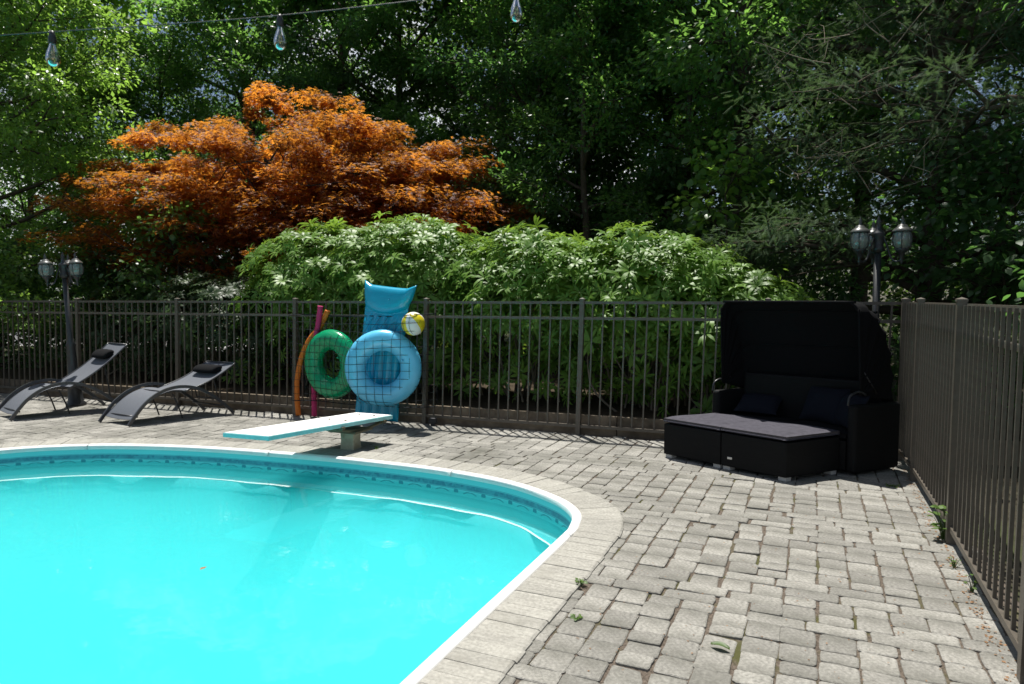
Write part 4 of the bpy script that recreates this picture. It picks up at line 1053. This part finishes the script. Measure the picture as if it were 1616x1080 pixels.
# ---- Japanese maple
def maple():
    r_ = np.random.default_rng(21); base = np.array((-9.5, 10.75, .1))
    root = empty('japanese_maple', base, 0, 'broad japanese maple with orange red leaves behind the rhododendrons', 'tree')
    segs = []; cl = []
    cen = np.array((-9.4, 10.8, 2.75)); rad = np.array((4.45, 2.2, 2.6)); yw = R(23.9); RZ = np.array([[math.cos(yw), math.sin(yw), 0], [-math.sin(yw), math.cos(yw), 0], [0, 0, 1]])
    for k in range(7):
        a = 2 * math.pi * k / 7 + r_.normal(0, .2); e = cen + (rad * np.array([math.cos(a) * .55, math.sin(a) * .55, .25 + r_.uniform(-.1, .3)])) @ RZ
        P = catmull([(0, 0, 0), ((e - base) * (.3, .3, .38)) + r_.normal(0, .1, 3), (e - base) * (.7, .7, .75) + r_.normal(0, .15, 3), e - base], 5); segs.append((P, np.linspace(.085, .03, len(P))))
        for j in range(9):
            b = a + r_.normal(0, .55); q = r_.uniform(.45, 1.0); zz = r_.uniform(-.15, .95); hh = math.sqrt(max(.05, 1 - min(1, zz) ** 2))
            f = cen + (rad * np.array([math.cos(b) * hh * q, math.sin(b) * hh * q, zz * .95])) @ RZ - base
            s0 = P[r_.integers(6, len(P))]; segs.append((catmull([s0, (s0 + f) / 2 + r_.normal(0, .12, 3), f], 4), np.linspace(.02, .006, 9)))
    # layered fans of foliage over a domed outline
    N_ = 620; d = r_.normal(0, 1, (N_, 3)); d[:, 2] = np.abs(d[:, 2]) - .25; d = unit(d); q = 1 - r_.random(N_) ** 1.7 * .6
    lump = 1 + .05 * np.sin(d[:, 0] * 6 + 1) + r_.normal(0, .06, N_)
    C_ = cen - base + (d * rad * (q * lump)[:, None]) @ RZ; d = d @ RZ
    extra = np.array([(-9.7, 10.2, 5.55), (-9.85, 10.2, 5.35), (-9.5, 10.2, 5.3), (-9.3, 10.3, 5.15), (-9.9, 10.2, 5.1), (-8.5, 10.6, 5.2)]) - base
    for c_ in C_[::3]:
        s0 = c_ * .55 + np.array([0, 0, .1]); segs.append((catmull([s0, (s0 + c_) / 2 + r_.normal(0, .05, 3), c_], 2), np.linspace(.010, .004, 5)))
    link('trunk', tubes_mesh('trunk', segs[:70], 7), M['bark_maple'], root); prop(link('branches', tubes_mesh('branches', segs[70:], 5), M['bark_maple'], root), kind='stuff')
    C_ = np.vstack([C_, extra]); dd = np.vstack([d, np.tile((0, -.3, 1.), (len(extra), 1))])
    cnt = r_.poisson(np.where(dd[:, 2] > .35, 190, 125)); idx = np.repeat(np.arange(len(C_)), cnt); m_ = len(idx)
    cs = r_.uniform(.22, .50, len(C_))[idx]; cs[idx >= len(C_) - len(extra)] *= .55; a = r_.uniform(0, 2 * math.pi, m_); rr = cs * np.sqrt(r_.random(m_))
    out_ = unit(dd[idx] * np.array([1, 1, 0]) + 1e-3)
    pos = C_[idx] + np.stack([np.cos(a) * rr, np.sin(a) * rr, -.35 * rr * rr / .5 + r_.normal(0, .055, m_)], 1)
    yd = np.stack([np.cos(a), np.sin(a), -.25 + r_.normal(0, .2, m_)], 1) + out_ * .5
    nr = np.array([0, 0, 1.]) + r_.normal(0, .38, (m_, 3)) + out_ * .15
    m2 = 9000; di = unit(r_.normal(0, 1, (m2, 3))); pi_ = cen - base + (di * rad * (r_.random((m2, 1)) ** .5 * .74)) @ RZ; ok = pi_[:, 2] > .9; pi_ = pi_[ok]; m2 = len(pi_)
    link('inner_leaves', scatter('inner_leaves', STAR_V, STAR_F, pi_, rand_dirs(m2, -.6, .3), np.array([0, 0, 1.]) + r_.normal(0, .4, (m2, 3)), r_.uniform(.11, .16, m2)), M['maple'], root)
    tone = np.clip(r_.random(len(C_))[idx] * .7 + r_.random(m_) * .3, 0, 1)
    link('crown', scatter('crown', STAR_V, STAR_F, pos, yd, nr, r_.uniform(.06, .092, m_), tone), M['maple'], root)
maple()

# ---- woodland trees
TG = 'woodland trees behind the garden'
tree('broadleaf_tree', 'bright green broadleaf tree filling the top left corner', (-16.3, 8.3, 0), 10, .14, (.3, .4), .07, 3.7, 38, 60000, M['leaf_bright'], .105, 31, csize=.50, flat=.55, group=TG, nsub=5, hang=.35)
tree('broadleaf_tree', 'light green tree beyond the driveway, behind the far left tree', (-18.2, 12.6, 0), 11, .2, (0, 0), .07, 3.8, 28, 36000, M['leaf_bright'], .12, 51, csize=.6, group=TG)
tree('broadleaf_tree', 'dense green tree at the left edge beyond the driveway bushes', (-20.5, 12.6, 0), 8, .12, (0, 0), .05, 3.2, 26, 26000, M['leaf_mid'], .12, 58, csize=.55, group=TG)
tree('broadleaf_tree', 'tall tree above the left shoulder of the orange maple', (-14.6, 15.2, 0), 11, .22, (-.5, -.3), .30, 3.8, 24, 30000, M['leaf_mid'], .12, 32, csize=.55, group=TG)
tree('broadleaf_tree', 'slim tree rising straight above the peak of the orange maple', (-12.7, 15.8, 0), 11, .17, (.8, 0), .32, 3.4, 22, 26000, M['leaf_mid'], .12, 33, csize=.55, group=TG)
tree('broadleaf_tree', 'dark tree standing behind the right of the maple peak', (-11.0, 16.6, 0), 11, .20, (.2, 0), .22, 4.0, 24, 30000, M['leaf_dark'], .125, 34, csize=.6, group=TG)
tree('broadleaf_tree', 'leafy tree behind the lower right end of the orange maple', (-7.9, 16.8, 0), 11, .20, (.3, -.5), .16, 4.0, 26, 34000, M['leaf_mid'], .12, 35, csize=.58, group=TG)
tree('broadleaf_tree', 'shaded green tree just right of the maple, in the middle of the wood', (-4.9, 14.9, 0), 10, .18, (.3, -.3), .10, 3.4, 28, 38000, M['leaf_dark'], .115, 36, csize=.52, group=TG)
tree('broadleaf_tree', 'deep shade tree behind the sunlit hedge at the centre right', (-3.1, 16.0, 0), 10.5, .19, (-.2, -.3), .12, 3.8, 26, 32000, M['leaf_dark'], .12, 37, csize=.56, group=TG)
tree('broadleaf_tree', 'thick dark trunk tree leaning beside the hemlock', (-1.2, 13.2, 0), 11, .25, (-.5, .2), .36, 4.0, 24, 28000, M['leaf_mid'], .115, 38, csize=.55, group=TG)
tree('broadleaf_tree', 'tree behind the thick trunk, with sky showing between its leaves', (.8, 16.5, 0), 10.5, .20, (.2, -.3), .16, 3.8, 24, 20000, M['leaf_mid'], .13, 39, csize=.6, group=TG)
tree('broadleaf_tree', 'small sunlit tree above the right shoulder of the orange maple', (-6.0, 14.8, 0), 7.8, .10, (.2, -.2), .15, 2.1, 22, 17000, M['leaf_mid'], .10, 52, csize=.45, group=TG)
tree('broadleaf_tree', 'small grey green tree above the middle of the hedge', (-4.0, 12.9, 0), 7.2, .10, (-.2, -.2), .12, 2.0, 22, 17000, M['leaf_mid'], .10, 53, csize=.45, group=TG)
tree('broadleaf_tree', 'small tree filling the gap left of the thick leaning trunk', (-2.3, 13.4, 0), 7.0, .10, (0, -.2), .12, 2.0, 22, 15000, M['leaf_mid'], .10, 54, csize=.45, group=TG)
tree('broadleaf_tree', 'small green tree showing between the far left tree and the maple', (-15.6, 12.9, 0), 7.5, .10, (0, -.2), .10, 2.3, 22, 17000, M['leaf_mid'], .10, 55, csize=.48, group=TG)
tree('understorey_bush', 'dark bush beyond the fence left of the left lamp post', (-15.4, 8.6, 0), 2.4, .05, (0, 0), .05, 1.3, 18, 4500, M['leaf_dark'], .10, 56, (OVAL_V, OVAL_F), .05, .36, .8, wdt=1.3, nsub=4, hang=.4, group='understorey plants', cat='bush')
tree('understorey_bush', 'dark bush beyond the fence just right of the left lamp post', (-13.2, 9.6, 0), 2.6, .05, (0, 0), .05, 1.3, 18, 4500, M['leaf_dark'], .10, 57, (OVAL_V, OVAL_F), .05, .36, .8, wdt=1.3, nsub=4, hang=.4, group='understorey plants', cat='bush')
tree('broadleaf_tree', 'dark broadleaf tree with limbs overhanging the top right corner', (4.1, 8.6, 0), 9, .22, (-.7, -.3), .30, 3.3, 24, 28000, M['leaf_dark'], .10, 40, (OVAL_V, OVAL_F), .10, .48, .55, group=TG, wdt=1.3, hang=.5)
tree('broadleaf_tree', 'dark tree behind the right hand lanterns, backlit by sky', (4.6, 14.5, 0), 10, .22, (.3, 0), .14, 3.6, 22, 11000, M['leaf_dark'], .12, 41, csize=.58, group=TG)
tree('hemlock', 'feathery hemlock with drooping sprays on the right', (1.35, 10.3, 0), 9, .17, (.1, 0), .08, 2.75, 66, 38000, M['hemlock'], .125, 42, (NEED_V, NEED_F), .30, .32, .40, group=TG, nsub=8, hang=.35, el0=.22, top_lod=8.)
tree('sapling', 'bright leafy sapling above the right end of the hedge', (-1.0, 10.2, .1), 3.4, .035, (-.2, -.1), .35, .95, 14, 900, M['leaf_bright'], .13, 43, (OVAL_V, OVAL_F), .05, .30, .7, wdt=1.5, nsub=4, hang=.5, group='understorey plants')
tree('sapling', 'dark leafy sapling between the maple and the far left tree', (-11.0, 9.3, .1), 3.0, .04, (0, -.1), .15, 1.3, 16, 3000, M['leaf_mid'], .11, 44, (OVAL_V, OVAL_F), .05, .35, .7, wdt=1.3, nsub=4, hang=.4, group='understorey plants')
tree('understorey_bush', 'dark bush below the hemlock behind the corner of the fences', (1.9, 9.0, 0), 3.0, .05, (0, -.1), .08, 1.5, 20, 6000, M['leaf_dark'], .10, 45, (OVAL_V, OVAL_F), .05, .38, .8, wdt=1.3, nsub=4, hang=.4, group='understorey plants', cat='bush')
tree('understorey_bush', 'dark bush outside the right fence near its far end', (3.0, 6.6, 0), 2.6, .05, (0, 0), .06, 1.3, 20, 5000, M['leaf_dark'], .10, 46, (OVAL_V, OVAL_F), .05, .38, .8, wdt=1.3, nsub=4, hang=.4, group='understorey plants', cat='bush')
# the far wood that closes the view
r_ = np.random.default_rng(77); nb = 3400
ang = r_.uniform(R(-62), R(42), nb); dist = r_.uniform(19, 30, nb); zc = r_.random(nb) * 13.5 + .2
cc = np.stack([np.sin(ang) * dist, np.cos(ang) * dist, zc], 1)
el_ = cc[:, 2] / dist; cc = cc[~((ang > R(5)) & (el_ > .17) & (el_ < .36) & (r_.random(nb) < .8))]
pm = (cc[:, 0] < -12) & (cc[:, 1] < 22); cc[pm, :2] *= 1.7; cc[pm, 2] *= 1.3
cc = cc[~((cc[:, 2] > 7) & (r_.random(len(cc)) < .15))]
idx = np.repeat(np.arange(len(cc)), 75); pos = cc[idx] + r_.normal(0, 1, (len(idx), 3)) * np.array([.75, .75, .5]); pos = pos[pos[:, 2] > .02]; m_ = len(pos)
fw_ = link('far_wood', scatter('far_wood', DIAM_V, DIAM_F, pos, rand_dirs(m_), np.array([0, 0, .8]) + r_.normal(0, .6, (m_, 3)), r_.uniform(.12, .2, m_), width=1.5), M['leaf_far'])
prop(fw_, 'dark mass of woodland leaves far behind the garden', 'woodland', kind='stuff')
# bare vines hanging at the right
for k, (P, r0, lab) in enumerate((([(2.95, 8.3, 5.6), (2.80, 8.2, 4.6), (2.72, 8.1, 3.6), (2.85, 8.1, 2.7), (2.95, 8.05, 1.9), (2.9, 8.0, .9), (2.9, 8, 0)], .011, 'pale bare vine hanging down at the far right edge'),
                                  ([(2.3, 8.6, 5.2), (2.05, 8.5, 4.2), (2.02, 8.4, 3.3), (1.92, 8.4, 2.7), (1.72, 8.35, 2.35)], .009, 'thin bare vine curling beside the right lantern'),
                                  ([(1.9, 8.7, 4.6), (1.35, 8.6, 3.9), (1.05, 8.5, 3.2), (1.02, 8.5, 2.75)], .010, 'bare vine arching across the hemlock'),
                                  ([(2.6, 8.7, 4.0), (1.9, 8.6, 3.35), (1.3, 8.5, 3.0), (1.0, 8.5, 2.85)], .008, 'straggling bare vine lying across the dark leaves'))):
    Pq = catmull(P, 8); Pq += np.random.default_rng(k).normal(0, .012, Pq.shape)
    o = link('vine', tubes_mesh('vine', [(Pq, np.linspace(r0, r0 * .5, len(Pq)))], 6), M['bark_light']); prop(o, lab, 'vine', 'bare vines')

# bare dead twigs caught in the hemlock
hm = bpy.data.objects['hemlock']; r_ = np.random.default_rng(91); segs = []
for k in range(46):
    a = np.array([r_.uniform(-.1, 2.2), r_.uniform(8.3, 9.3), r_.uniform(2.7, 5.8)]) - np.array(hm.location)
    d = np.array([r_.choice([-1, 1]) * r_.uniform(.4, 1), r_.normal(0, .2), r_.normal(.25, .45)]); L_ = r_.uniform(.5, 1.3); b_ = a + d * L_
    m1 = (a + b_) / 2 + r_.normal(0, .10, 3); P = catmull([a, m1, b_], 5); segs.append((P, np.linspace(.007, .0025, len(P))))
    for q in range(2):
        e = P[r_.integers(3, len(P) - 2)]; segs.append((catmull([e, e + r_.normal(0, .12, 3), e + d * .25 + r_.normal(0, .15, 3)], 3), np.linspace(.004, .002, 7)))
prop(link('dead_twigs', tubes_mesh('dead_twigs', segs, 4), M['bark_light'], hm), kind='stuff')
